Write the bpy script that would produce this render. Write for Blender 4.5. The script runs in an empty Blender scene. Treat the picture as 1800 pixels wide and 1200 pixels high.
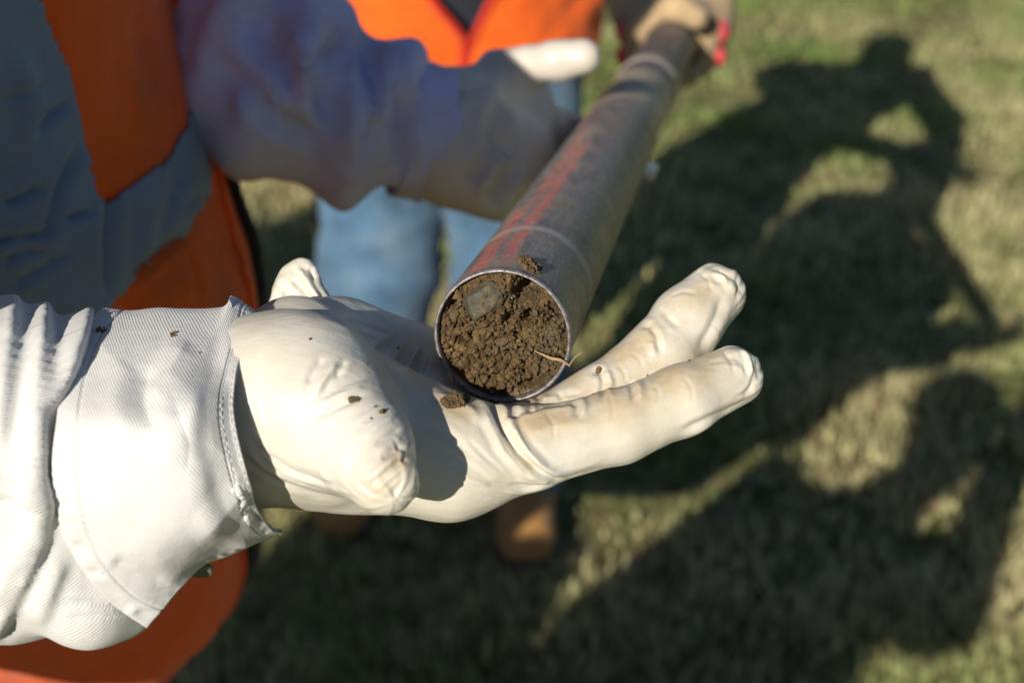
import bpy, math, random
import numpy as np
from mathutils import Vector, Matrix

rng = np.random.default_rng(7)
random.seed(7)
scene = bpy.context.scene
COL = scene.collection

# ------------------------------------------------------------------ camera
FPX = 2500.0
TH = math.radians(28.5)
CAM = np.array([0.0, 0.0, 1.5])
AR = np.array([1.0, 0.0, 0.0])
AU = np.array([0.0, math.sin(TH), math.cos(TH)])
AF = np.array([0.0, math.cos(TH), -math.sin(TH)])
cd = bpy.data.cameras.new('camera')
cam = bpy.data.objects.new('camera', cd)
COL.objects.link(cam)
cam.location = CAM
cam.rotation_euler = (math.radians(90) - TH, 0, 0)
cd.sensor_width = 36.0
cd.lens = 50.0
cd.clip_start = 0.01
cd.clip_end = 2000
cd.dof.use_dof = True
cd.dof.focus_distance = 0.475
cd.dof.aperture_fstop = 9.0
scene.camera = cam

# ------------------------------------------------------------------ sky, sun, exposure
K = np.array([0.86, 1.90])                       # ground shift of a shadow per metre of height
world = bpy.data.worlds.new('World')
scene.world = world
world.use_nodes = True
wn = world.node_tree.nodes
bg = wn['Background']
sky = wn.new('ShaderNodeTexSky')
sky.sky_type = 'NISHITA'
sky.sun_disc = False
sky.ozone_density = 3.5
sky.dust_density = .4
sky.sun_elevation = math.atan(1 / math.hypot(*K))
sky.sun_rotation = math.atan2(-K[0], -K[1])
world.node_tree.links.new(sky.outputs[0], bg.inputs[0])
bg.inputs[1].default_value = 0.05
sl = bpy.data.lights.new('sun', 'SUN')
sun = bpy.data.objects.new('sun', sl)
COL.objects.link(sun)
sl.energy = 4.7
sl.angle = math.radians(0.5)
sl.color = (1.0, 0.93, 0.82)
sun.rotation_euler = Vector((-K[0], -K[1], 1.0)).to_track_quat('Z', 'Y').to_euler()
sun.location = (-3, -6, 5)
scene.view_settings.view_transform = 'Standard'
scene.view_settings.look = 'None'
scene.view_settings.exposure = 0.35
scene.view_settings.gamma = 1
scene.view_settings.use_curve_mapping = False
scene.cycles.use_denoising = True
scene.cycles.max_bounces = 6


def P(px, py, d):
    """point seen at photo position (px, py), d metres in front of the lens"""
    return CAM + d * ((px - 900) / FPX * AR - (py - 600) / FPX * AU + AF)


def Pa(a):
    a = np.asarray(a, float)
    d = a[..., 2:3]
    return CAM + d * ((a[..., 0:1] - 900) / FPX * AR - (a[..., 1:2] - 600) / FPX * AU + AF)


def to_px(v):
    r = v - CAM
    f = np.maximum(r @ AF, 1e-3)
    return np.stack([900 + FPX * (r @ AR) / f, 600 - FPX * (r @ AU) / f], -1)


# ------------------------------------------------------------------ noise
def _h(ix, iy, iz, seed):
    n = (ix * 374761393 + iy * 668265263 + iz * 2147483647 + seed * 974634777) & 0xFFFFFFFF
    n = ((n ^ (n >> 13)) * 1274126177) & 0xFFFFFFFF
    n = (n ^ (n >> 16)) & 0xFFFFFFFF
    return n.astype(np.float64) / 4294967295.0


def vnoise(p, seed=0):
    p = np.asarray(p, float)
    i = np.floor(p).astype(np.int64)
    f = p - i
    f = f * f * (3 - 2 * f)
    r = 0
    for dx in (0, 1):
        for dy in (0, 1):
            for dz in (0, 1):
                w = (f[:, 0] if dx else 1 - f[:, 0]) * (f[:, 1] if dy else 1 - f[:, 1]) * (f[:, 2] if dz else 1 - f[:, 2])
                r = r + w * _h(i[:, 0] + dx, i[:, 1] + dy, i[:, 2] + dz, seed)
    return r * 2 - 1


def fbm(p, octs=3, seed=0, gain=.5):
    r, a = 0, 1.0
    for o in range(octs):
        r = r + a * vnoise(p * (2.03 ** o) + 17.3 * o, seed + o)
        a *= gain
    return r


# ------------------------------------------------------------------ mesh helpers
def link(name, me, mat=None, parent=None):
    o = bpy.data.objects.new(name, me)
    COL.objects.link(o)
    if mat is not None:
        for m in (mat if isinstance(mat, (list, tuple)) else [mat]):
            me.materials.append(m)
    if parent is not None:
        o.parent = parent
        o.matrix_parent_inverse = Matrix.Translation(-parent.location) if parent.type == 'EMPTY' else Matrix.Identity(4)
    return o


def mesh_np(name, v, f, mat=None, parent=None, smooth=True, uv=None, col=None):
    """v (n,3) float, f (m,3) or (m,4) int"""
    v = np.asarray(v, np.float32)
    f = np.asarray(f, np.int32)
    me = bpy.data.meshes.new(name)
    k = f.shape[1]
    me.vertices.add(len(v))
    me.vertices.foreach_set('co', v.ravel())
    me.loops.add(f.size)
    me.loops.foreach_set('vertex_index', f.ravel())
    me.polygons.add(len(f))
    me.polygons.foreach_set('loop_start', np.arange(0, f.size, k, dtype=np.int32))
    me.polygons.foreach_set('loop_total', np.full(len(f), k, np.int32))
    me.polygons.foreach_set('use_smooth', np.full(len(f), smooth))
    if uv is not None:
        ul = me.uv_layers.new(name='UVMap')
        ul.data.foreach_set('uv', np.asarray(uv, np.float32)[f.ravel()].ravel())
    if col is not None:
        ca = me.color_attributes.new('tint', 'FLOAT_COLOR', 'POINT')
        c4 = np.ones((len(v), 4), np.float32)
        c4[:, :3] = col
        ca.data.foreach_set('color', c4.ravel())
    me.update()
    me.validate()
    return link(name, me, mat, parent)


def vnormals(v, f):
    a, b, c = v[f[:, 0]], v[f[:, 1]], v[f[:, 2]]
    if f.shape[1] == 4:
        n = np.cross(v[f[:, 2]] - a, v[f[:, 3]] - b)
    else:
        n = np.cross(b - a, c - a)
    N = np.zeros_like(v)
    for k in range(f.shape[1]):
        for ax in range(3):
            N[:, ax] += np.bincount(f[:, k], weights=n[:, ax], minlength=len(v))
    return N / np.maximum(np.linalg.norm(N, axis=1, keepdims=True), 1e-12)


def surface_nets(F, org, h):
    s = F < 0
    nx, ny, nz = F.shape
    cs = np.zeros((nx - 1, ny - 1, nz - 1), np.uint8)
    for dx in (0, 1):
        for dy in (0, 1):
            for dz in (0, 1):
                cs += s[dx:nx - 1 + dx, dy:ny - 1 + dy, dz:nz - 1 + dz]
    act = (cs > 0) & (cs < 8)
    ijk = np.argwhere(act)
    idx = np.full(act.shape, -1, np.int64)
    idx[act] = np.arange(len(ijk))
    acc = np.zeros((len(ijk), 3))
    cnt = np.zeros(len(ijk))
    I, J, Kk = ijk.T
    cor = [(a, b, c) for a in (0, 1) for b in (0, 1) for c in (0, 1)]
    for p in cor:
        for ax in range(3):
            if p[ax] == 1:
                continue
            q = list(p)
            q[ax] = 1
            fa = F[I + p[0], J + p[1], Kk + p[2]]
            fb = F[I + q[0], J + q[1], Kk + q[2]]
            m = (fa < 0) != (fb < 0)
            t = np.where(m, fa / np.where(m, fa - fb, 1), 0)
            pos = np.tile(np.array(p, float), (len(ijk), 1))
            pos[:, ax] += t
            acc += pos * m[:, None]
            cnt += m
    v = (ijk + acc / cnt[:, None]) * h + org
    faces = []
    for ax in range(3):
        sl0 = [slice(1, -1)] * 3
        sl1 = [slice(1, -1)] * 3
        sl0[ax] = slice(0, -1)
        sl1[ax] = slice(1, None)
        a = s[tuple(sl0)]
        b = s[tuple(sl1)]
        e = np.argwhere(a != b)
        if not len(e):
            continue
        flip = a[tuple(e.T)]
        off = np.ones(3, int)
        off[ax] = 0
        e = e + off
        u, w = [(1, 2), (2, 0), (0, 1)][ax]
        du = np.zeros(3, int); du[u] = 1
        dw = np.zeros(3, int); dw[w] = 1
        q = [e - du - dw, e - dw, e, e - du]
        q = [idx[tuple(x.T)] for x in q]
        qf = np.stack(q, 1)
        qf[~flip] = qf[~flip][:, ::-1]
        faces.append(qf)
    return v, np.concatenate(faces)


class SDF:
    """smooth union of tapered capsules on a grid, meshed with surface nets (world axes)"""
    def __init__(s, lo, hi, h):
        s.lo = np.array(lo, float)
        s.h = h
        s.n = np.ceil((np.array(hi, float) - s.lo) / h).astype(int) + 1
        s.F = np.full(s.n, 0.05, np.float32)

    def block(s, lo, hi):
        a = np.clip(np.floor((lo - s.lo) / s.h).astype(int), 0, s.n)
        b = np.clip(np.ceil((hi - s.lo) / s.h).astype(int) + 1, 0, s.n)
        if np.any(b <= a):
            return None
        ax = [(s.lo[i] + s.h * np.arange(a[i], b[i])).astype(np.float32) for i in range(3)]
        g = np.meshgrid(*ax, indexing='ij')
        return (slice(a[0], b[0]), slice(a[1], b[1]), slice(a[2], b[2])), g

    def cap(s, a, b, ra, rb, k=.006, sub=False, pad=None, squash=None):
        a = np.asarray(a, float); b = np.asarray(b, float)
        m = max(ra, rb) + k + (pad or .004) + s.h * 2
        bl = s.block(np.minimum(a, b) - m, np.maximum(a, b) + m)
        if bl is None:
            return
        sl, g = bl
        d = b - a
        L2 = max(float(d @ d), 1e-12)
        q = [g[i] - np.float32(a[i]) for i in range(3)]
        t = np.clip((q[0] * d[0] + q[1] * d[1] + q[2] * d[2]) / L2, 0, 1)
        q = [q[i] - t * np.float32(d[i]) for i in range(3)]
        r = ra + (rb - ra) * t
        if squash is not None:
            n, f = squash                       # direction, factor < 1 flattens along n
            n = np.asarray(n, float); n = n / np.linalg.norm(n)
            dn = q[0] * n[0] + q[1] * n[1] + q[2] * n[2]
            e = (1 / f - 1)
            q = [q[i] + dn * e * n[i] for i in range(3)]
        D = np.sqrt(q[0] ** 2 + q[1] ** 2 + q[2] ** 2) - r
        if squash is not None:
            D = D * (.5 + .5 * squash[1])
        s.merge(sl, D, k, sub)

    def merge(s, sl, D, k, sub=False):
        A = s.F[sl]
        if sub:
            D = -D
            hh = np.clip(.5 - .5 * (A - D) / k, 0, 1)
            s.F[sl] = A * (1 - hh) + D * hh + k * hh * (1 - hh)
        else:
            hh = np.clip(.5 + .5 * (A - D) / k, 0, 1)
            s.F[sl] = A * (1 - hh) + D * hh - k * hh * (1 - hh)

    def chain(s, pts, k=.006, **kw):
        for (p, ra), (q, rb) in zip(pts[:-1], pts[1:]):
            s.cap(p, q, ra, rb, k, **kw)

    def mesh(s):
        return surface_nets(s.F, s.lo, s.h)


def pchain(rows):
    """rows (px, py, depth, radius) -> [(world point, radius)]"""
    return [(P(r[0], r[1], r[2]), r[3]) for r in rows]


def bounds(chains, pad):
    pts = np.array([p for c in chains for p, r in c])
    rs = max(r for c in chains for p, r in c)
    return pts.min(0) - rs - pad, pts.max(0) + rs + pad


def seg_dist(p, poly):
    best = np.full(len(p), 1e9)
    tt = np.zeros(len(p))
    poly = np.asarray(poly, float)
    for i in range(len(poly) - 1):
        a, b = poly[i], poly[i + 1]
        d = b - a
        t = np.clip(((p - a) @ d) / (d @ d), 0, 1)
        dd = np.linalg.norm(p - a - t[:, None] * d, axis=1)
        m = dd < best
        best[m] = dd[m]
        tt[m] = (i + t[m]) / (len(poly) - 1)
    return best, tt


def sculpt(v, f, strokes, side=None, soft=.4):
    """strokes: (polyline in photo px, half width px, height mm): carve grooves / raise ridges on the skin facing the lens"""
    N = vnormals(v, f)
    view = CAM - v
    view /= np.linalg.norm(view, axis=1, keepdims=True)
    face = np.clip((np.einsum('ij,ij->i', N, view) + .05) / soft, 0, 1)
    px = to_px(v)
    D = np.zeros(len(v))
    for poly, w, a in strokes:
        d, t = seg_dist(px, poly)
        fade = np.clip(np.minimum(t, 1 - t) * 5 + .15, 0, 1)
        g = np.exp(-(np.abs(d) / w) ** 1.35) - .30 * np.exp(-((d - 2.0 * w) / (w * .9)) ** 2)
        D += a * .001 * g * fade
    return v + N * (D * face)[:, None]


def laplace(v, f, it=1, lam=.5):
    e = np.concatenate([f[:, [i, (i + 1) % f.shape[1]]] for i in range(f.shape[1])])
    deg = np.bincount(e[:, 0], minlength=len(v)) + np.bincount(e[:, 1], minlength=len(v))
    for _ in range(it):
        S = np.zeros_like(v)
        for ax in range(3):
            S[:, ax] = np.bincount(e[:, 0], weights=v[e[:, 1], ax], minlength=len(v)) + np.bincount(e[:, 1], weights=v[e[:, 0], ax], minlength=len(v))
        v = v + lam * (S / np.maximum(deg, 1)[:, None] - v)
    return v


def cr(pts, n):
    """Catmull-Rom through rows of pts, n samples"""
    pts = np.asarray(pts, float)
    q = np.concatenate([[2 * pts[0] - pts[1]], pts, [2 * pts[-1] - pts[-2]]])
    t = np.linspace(0, len(pts) - 1 - 1e-9, n)
    i = t.astype(int)
    u = (t - i).reshape((-1,) + (1,) * (pts.ndim - 1))
    a, b, c, d = q[i], q[i + 1], q[i + 2], q[i + 3]
    return .5 * ((2 * b) + (c - a) * u + (2 * a - 5 * b + 4 * c - d) * u ** 2 + (3 * b - a - 3 * c + d) * u ** 3)


def grid_faces(nu, nv, wrap=False):
    i, j = np.meshgrid(np.arange(nu - 1), np.arange(nv if wrap else nv - 1), indexing='ij')
    i = i.ravel(); j = j.ravel()
    j2 = (j + 1) % nv
    return np.stack([i * nv + j, (i + 1) * nv + j, (i + 1) * nv + j2, i * nv + j2], 1)


def tube_mesh(pts, r, n=8, closed=True):
    pts = np.asarray(pts, float)
    r = np.broadcast_to(r, (len(pts),))
    T = np.gradient(pts, axis=0)
    T /= np.linalg.norm(T, axis=1, keepdims=True)
    up = np.array([0.1, .2, 1.0])
    A = np.cross(T, up); A /= np.linalg.norm(A, axis=1, keepdims=True)
    B = np.cross(T, A)
    th = np.linspace(0, 2 * np.pi, n, endpoint=False)
    v = pts[:, None] + r[:, None, None] * (np.cos(th)[None, :, None] * A[:, None] + np.sin(th)[None, :, None] * B[:, None])
    return v.reshape(-1, 3), grid_faces(len(pts), n, True)


def in_poly(p, poly):
    x, y = p[:, 0], p[:, 1]
    c = np.zeros(len(p), bool)
    n = len(poly)
    for i in range(n):
        x1, y1 = poly[i]; x2, y2 = poly[(i + 1) % n]
        m = ((y1 > y) != (y2 > y)) & (x < (x2 - x1) * (y - y1) / (y2 - y1 + 1e-12) + x1)
        c ^= m
    return c


def thing(name, label, cat, loc, group=None):
    o = bpy.data.objects.new(name, None)
    COL.objects.link(o)
    o.location = Vector([float(x) for x in loc])
    o.empty_display_size = .05
    o['label'] = label
    o['category'] = cat
    if group:
        o['group'] = group
    return o


# ------------------------------------------------------------------ materials
class M:
    def __init__(s, name, rough=.6, spec=.5):
        s.m = bpy.data.materials.new(name)
        s.m.use_nodes = True
        s.nt = s.m.node_tree
        s.b = s.nt.nodes['Principled BSDF']
        s.b.inputs['Roughness'].default_value = rough
        s.b.inputs['Specular IOR Level'].default_value = spec

    def n(s, t, **kw):
        x = s.nt.nodes.new(t)
        for k, v in kw.items():
            if k in x.inputs:
                x.inputs[k].default_value = v
            else:
                setattr(x, k, v)
        return x

    def l(s, a, b):
        s.nt.links.new(a, b)

    def noise(s, vec, scale, detail=4, rough=.6):
        x = s.n('ShaderNodeTexNoise')
        x.inputs['Scale'].default_value = scale
        x.inputs['Detail'].default_value = detail
        x.inputs['Roughness'].default_value = rough
        if vec is not None:
            s.l(vec, x.inputs['Vector'])
        return x.outputs['Fac']

    def ramp(s, fac, stops):
        x = s.n('ShaderNodeValToRGB')
        e = x.color_ramp.elements
        while len(e) < len(stops):
            e.new(.5)
        for el, (p, c) in zip(e, stops):
            el.position = p
            el.color = (*c, 1) if len(c) == 3 else c
        s.l(fac, x.inputs[0])
        return x.outputs[0]

    def mix(s, fac, a, b, mode='MIX'):
        x = s.n('ShaderNodeMix')
        x.data_type = 'RGBA'
        x.blend_type = mode
        for sock, val in ((x.inputs[0], fac), (x.inputs[6], a), (x.inputs[7], b)):
            if isinstance(val, (int, float)):
                sock.default_value = val
            elif isinstance(val, tuple):
                sock.default_value = (*val, 1)
            else:
                s.l(val, sock)
        return x.outputs[2]

    def math(s, op, a, b=None, clamp=False):
        x = s.n('ShaderNodeMath')
        x.operation = op
        x.use_clamp = clamp
        for i, val in enumerate((a, b)):
            if val is None:
                continue
            if isinstance(val, (int, float)):
                x.inputs[i].default_value = val
            else:
                s.l(val, x.inputs[i])
        return x.outputs[0]

    def obj(s):
        return s.n('ShaderNodeTexCoord').outputs['Object']

    def uv(s):
        return s.n('ShaderNodeTexCoord').outputs['UV']

    def scaled(s, vec, sc, rot=(0, 0, 0)):
        x = s.n('ShaderNodeMapping')
        x.inputs['Scale'].default_value = sc
        x.inputs['Rotation'].default_value = rot
        s.l(vec, x.inputs['Vector'])
        return x.outputs[0]

    def bump(s, h, dist, strength=1.0, prev=None):
        x = s.n('ShaderNodeBump')
        x.inputs['Distance'].default_value = dist
        x.inputs['Strength'].default_value = strength
        s.l(h, x.inputs['Height'])
        if prev is not None:
            s.l(prev, x.inputs['Normal'])
        return x.outputs[0]

    def color(s, c):
        if isinstance(c, tuple):
            s.b.inputs['Base Color'].default_value = (*c, 1)
        else:
            s.l(c, s.b.inputs['Base Color'])

    def normal(s, n):
        s.l(n, s.b.inputs['Normal'])


def mat_cloth(name, c, rough=.9, var=.12, weave=2600, spec=.2, dirt_or_bounce=None, bump=.0003):
    m = M(name, rough, spec)
    o = m.obj()
    a = m.noise(o, 14, 5)
    dark = tuple(x * (1 - var * 2) for x in c)
    lite = tuple(min(1, x * (1 + var)) for x in c)
    col = m.ramp(a, [(.3, dark), (.7, lite)])
    if dirt_or_bounce:
        d = m.ramp(m.noise(o, 9, 6, .7), [(.5, (0, 0, 0)), (.75, (1, 1, 1))])
        col = m.mix(d, col, dirt_or_bounce)
    m.color(col)
    m.b.inputs['Sheen Weight'].default_value = .15
    m.normal(m.bump(m.noise(o, weave * .5, 2), bump, .5, m.bump(m.noise(o, 60, 4), .004, .35)))
    return m.m


def mat_glove(name, stain=1.0, shade_tint=None):
    m = M(name, .42, .45)
    o = m.obj()
    base = m.ramp(m.noise(o, 30, 4), [(.35, (.60, .56, .465)), (.65, (.66, .63, .55))])
    at = m.n('ShaderNodeAttribute'); at.attribute_name = 'tint'
    tan = m.math('MULTIPLY', m.ramp(m.noise(o, 48, 6, .65), [(.36, (.15,) * 3), (.62, (1, 1, 1))]), m.math('MULTIPLY', at.outputs['Fac'], stain), True)
    base = m.mix(tan, base, (.48, .35, .19))
    if shade_tint:
        base = m.mix(m.ramp(m.noise(o, 20, 5), [(.25, (.5,) * 3), (.6, (1, 1, 1))]), base, shade_tint)
    sp = m.ramp(m.noise(o, 420, 3, .7), [(.70, (0, 0, 0)), (.74, (1, 1, 1))])
    gate = m.ramp(m.noise(o, 24, 3), [(.52, (0, 0, 0)), (.66, (.8, .8, .8))])
    sp = m.math('MULTIPLY', sp, gate)
    base = m.mix(sp, base, (.25, .16, .08))
    m.color(base)
    m.b.inputs['Subsurface Weight'].default_value = .2
    m.b.inputs['Subsurface Radius'].default_value = (.006, .004, .002)
    m.b.inputs['Subsurface Scale'].default_value = .5
    w = m.noise(m.scaled(o, (90, 260, 120), (.4, .3, .9)), 1, 4, .55)
    w2 = m.noise(m.scaled(o, (60, 60, 260), (.2, .5, .3)), 1, 4, .5)
    n1 = m.bump(w, .0022, .16)
    n2 = m.bump(w2, .0020, .14, n1)
    rm = m.n('ShaderNodeTexNoise'); rm.noise_type = 'RIDGED_MULTIFRACTAL'
    rm.inputs['Scale'].default_value = 1; rm.inputs['Detail'].default_value = 3
    m.l(m.scaled(o, (95, 60, 150), (.3, .2, .7)), rm.inputs['Vector'])
    gatew = m.ramp(m.noise(o, 26, 3), [(.42, (.08,) * 3), (.62, (1, 1, 1))])
    rw = m.math('MULTIPLY', rm.outputs['Fac'], gatew)
    n3 = m.bump(rw, .0009, .42, n2)
    n4 = m.bump(m.noise(o, 1500, 2), .0002, .25, n3)
    m.normal(n4)
    m.l(m.ramp(m.noise(o, 40, 4), [(.3, (.27,) * 3), (.7, (.48,) * 3)]), m.b.inputs['Roughness'])
    return m.m


def mat_twill(name, use_uv, c=(.70, .69, .665)):
    m = M(name, .92, .15)
    o = m.obj()
    if use_uv:
        vec = m.scaled(m.uv(), (1, 1, 1), (0, 0, math.radians(24)))
        rep = 1250
    else:
        vec = m.scaled(o, (1, 1, 1), (math.radians(20), math.radians(35), math.radians(10)))
        rep = 1250
    sep = m.n('ShaderNodeSeparateXYZ')
    m.l(vec, sep.inputs[0])
    wob = m.math('MULTIPLY', m.noise(o, 60, 3), .0012)
    x = m.math('ADD', sep.outputs[0], wob)
    tw = m.math('SINE', m.math('MULTIPLY', x, rep * 2 * math.pi * .86))
    fine = m.noise(o, 1900, 2)
    hh = m.math('ADD', m.math('MULTIPLY', tw, .5), fine)
    base = m.ramp(m.noise(o, 18, 5), [(.35, tuple(k * .93 for k in c)), (.65, c)])
    lines = m.ramp(tw, [(.0, (.90,) * 3), (.6, (1, 1, 1))])
    base = m.mix(1.0, base, lines, 'MULTIPLY')
    sp = m.math('MULTIPLY', m.ramp(m.noise(o, 260, 3, .7), [(.715, (0, 0, 0)), (.73, (.9,) * 3)]),
                m.ramp(m.noise(o, 15, 2), [(.5, (0, 0, 0)), (.6, (1, 1, 1))]))
    base = m.mix(sp, base, (.3, .2, .12))
    m.color(base)
    m.b.inputs['Sheen Weight'].default_value = .1
    m.normal(m.bump(hh, .00022, .45, m.bump(m.noise(o, 130, 5, .6), .0014, .3)))
    return m.m


GLOVE = mat_glove('latex_glove')
GLOVE_FAR = mat_glove('shaded_latex_glove', 1, (.60, .54, .47))  # same white latex, muted to beige: its shaded tone is in the colour
TWILL = mat_twill('cream_twill', False)
TWILL_UV = mat_twill('cream_twill_cuff', True)
TWILL_FAR = mat_cloth('cream_twill_shade_tint', (.58, .56, .78), .9, .08, 2200, dirt_or_bounce=(.42, .25, .25))  # cream cloth: lavender sky shade and red-brown orange bounce put into the colour
SKIN = mat_cloth('skin', (.5, .3, .22), .5, .05)
ORANGE = mat_cloth('orange_vest_fabric', (1.0, .125, .004), .75, .06, 3000, dirt_or_bounce=(.55, .10, .02))
ORANGE_FAR = mat_cloth('orange_vest_fabric_far', (.85, .13, .012), .75, .10, 3000)
GREYREF = mat_cloth('grey_reflective_tape', (.20, .27, .37), .45, .08, 1800, spec=.5)
BLACK = mat_cloth('black_binding', (.015, .014, .014), .7, .1)
RED = mat_cloth('red_zip', (.55, .03, .015), .6, .1)
DENIM = mat_cloth('blue_denim', (.075, .15, .24), .9, .25, 2200, dirt_or_bounce=(.15, .225, .30))
DARKTR = mat_cloth('dark_trousers', (.06, .07, .10), .9, .1)
TANBOOT = mat_cloth('tan_leather_boot', (.42, .21, .065), .6, .15)
SOLE = mat_cloth('boot_sole', (.03, .025, .02), .8, .1)
REDGLOVE = mat_cloth('red_glove_leather', (.62, .07, .08), .7, .1)
TANGLOVE = mat_cloth('tan_glove_leather', (.42, .30, .17), .8, .2)
NAVY = mat_cloth('navy_shirt', (.025, .028, .045), .9, .1)
CAPM = mat_cloth('cap_fabric', (.1, .1, .12), .9, .1)


def mat_soil():
    m = M('damp_soil', .85, .3)
    o = m.obj()
    a = m.noise(o, 260, 6, .7)
    c = m.ramp(a, [(.3, (.04, .023, .010)), (.5, (.125, .077, .032)), (.72, (.25, .165, .075))])
    g = m.ramp(m.noise(o, 90, 3), [(.5, (0, 0, 0)), (.7, (.5,) * 3)])
    c = m.mix(g, c, (.13, .105, .07))
    q = m.ramp(m.noise(o, 1300, 1), [(.76, (0, 0, 0)), (.78, (1, 1, 1))])
    c = m.mix(q, c, (.6, .5, .38))
    m.color(c)
    m.normal(m.bump(m.noise(o, 1500, 5, .75), .0008, .8))
    return m.m


SOIL = mat_soil()


def mat_stone():
    m = M('grey_stone', .6, .4)
    o = m.obj()
    c = m.ramp(m.noise(o, 300, 5), [(.3, (.035, .030, .016)), (.5, (.065, .055, .032)), (.7, (.12, .09, .045))])
    m.color(c)
    m.normal(m.bump(m.noise(o, 900, 4), .0006, .6))
    return m.m


STONE = mat_stone()
ROOTM = mat_cloth('dry_root', (.36, .24, .12), .8, .15)


# ------------------------------------------------------------------ ground and grass
def build_ground():
    m = M('turf_soil', .95, .1)
    o = m.obj()
    a = m.noise(o, 2.2, 4)
    b = m.noise(o, 14, 5, .7)
    c1 = m.ramp(b, [(.34, (.05, .06, .02)), (.48, (.17, .16, .065)), (.62, (.33, .27, .15)), (.75, (.46, .38, .24))])
    c2 = m.ramp(b, [(.36, (.08, .11, .03)), (.55, (.20, .22, .08)), (.72, (.33, .30, .15))])
    mm = m.ramp(a, [(.4, (0, 0, 0)), (.6, (1, 1, 1))])
    m.color(m.mix(mm, c1, c2))
    m.normal(m.bump(m.noise(o, 60, 5), .03, .8))
    x = np.concatenate([-np.geomspace(300, 4, 12), np.linspace(-3.5, 4.5, 90), np.geomspace(5, 300, 12)])
    y = np.concatenate([-np.geomspace(300, 3, 12), np.linspace(-2.5, 8, 110), np.geomspace(8.5, 400, 12)])
    X, Y = np.meshgrid(x, y, indexing='ij')
    p = np.stack([X.ravel(), Y.ravel(), np.zeros(X.size)], 1)
    p[:, 2] = .008 * vnoise(p * 5) + .004 * vnoise(p * 17) - .004
    g = mesh_np('ground', p, grid_faces(len(x), len(y)), m.m)
    g['kind'] = 'structure'
    # grass blades
    gm = M('grass_blade', .65, .3)
    at = gm.n('ShaderNodeAttribute')
    at.attribute_name = 'tint'
    gm.color(at.outputs['Color'])
    tr = gm.n('ShaderNodeBsdfTranslucent')
    gm.l(at.outputs['Color'], tr.inputs['Color'])
    ms = gm.n('ShaderNodeMixShader')
    ms.inputs[0].default_value = .3
    gm.l(gm.b.outputs[0], ms.inputs[1]); gm.l(tr.outputs[0], ms.inputs[2])
    gm.l(ms.outputs[0], gm.nt.nodes['Material Output'].inputs['Surface'])
    n = 300000
    yy = .2 + 7.3 * rng.random(n) ** 1.15
    xx = (rng.random(n) * 2 - 1) * (1.0 + yy * .44) + .05
    far = np.maximum((np.abs(xx - .05) - (.55 + yy * .40)) / .45, np.maximum((yy - 6.3) / 1.2, (1.3 - yy) / 1.1))
    q = np.stack([xx, yy, np.zeros(n)], 1)
    dens = fbm(q * 5.5, 3, 40)
    keep = rng.random(n) < np.clip(.65 + .75 * dens, .15, 1) * np.clip(1 - far, .03, 1)
    q, dens = q[keep], dens[keep]
    n = len(q)
    ht = (.014 + .026 * rng.random(n)) * np.clip(1 + .5 * dens, .5, 1.6)
    wd = .0022 + .0025 * rng.random(n)
    az = rng.random(n) * 6.283
    lean = (rng.random(n) * .9) * ht * 1.2
    d = np.stack([np.cos(az), np.sin(az), 0 * az], 1)
    s = np.stack([-np.sin(az), np.cos(az), 0 * az], 1)
    z = np.array([0, 0, 1.0])
    v0 = q - s * wd[:, None]
    v1 = q + s * wd[:, None]
    v2 = q + s * (wd * .7)[:, None] + d * (lean * .4)[:, None] + z * (ht * .6)[:, None]
    v3 = q - s * (wd * .7)[:, None] + d * (lean * .4)[:, None] + z * (ht * .6)[:, None]
    v4 = q + d * lean[:, None] + z * ht[:, None]
    V = np.stack([v0, v1, v2, v3, v4], 1).reshape(-1, 3)
    b = np.arange(n)[:, None] * 5
    Fc = np.concatenate([b + [0, 1, 2], b + [0, 2, 3], b + [3, 2, 4]])
    t = np.clip(.62 + .6 * fbm(q * 3.1, 3, 90) + .25 * (rng.random(n) - .5), 0, 1)[:, None]
    green = np.array([.20, .30, .07]); tan = np.array([.56, .50, .27])
    c = green * (1 - t) + tan * t
    brown = rng.random(n) < .08
    c[brown] = np.array([.30, .17, .11])
    c *= (.7 + .6 * rng.random(n))[:, None]
    gr = mesh_np('grass', V, Fc, gm.m, smooth=False, col=np.repeat(c, 5, 0))
    gr['kind'] = 'stuff'
    gr['label'] = 'short patchy green and straw coloured grass covering the ground'
    gr['category'] = 'grass'


build_ground()


# ------------------------------------------------------------------ people (generic clothed figure)
def V3(*a):
    return np.array(a, float)


def limb(S, pts, rs, k=.02):
    S.chain([(np.asarray(p, float), r) for p, r in zip(pts, rs)], k)


def folds(v, f, amp, scale, seed, stretch=(1, 1, 1)):
    N = vnormals(v, f)
    q = v * np.array(stretch) * scale
    n = fbm(q, 3, seed)
    r = 1 - 2 * np.abs(vnoise(q * .8 + 5, seed + 9))
    return v + N * (amp * (.6 * n + .5 * r))[:, None]


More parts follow.
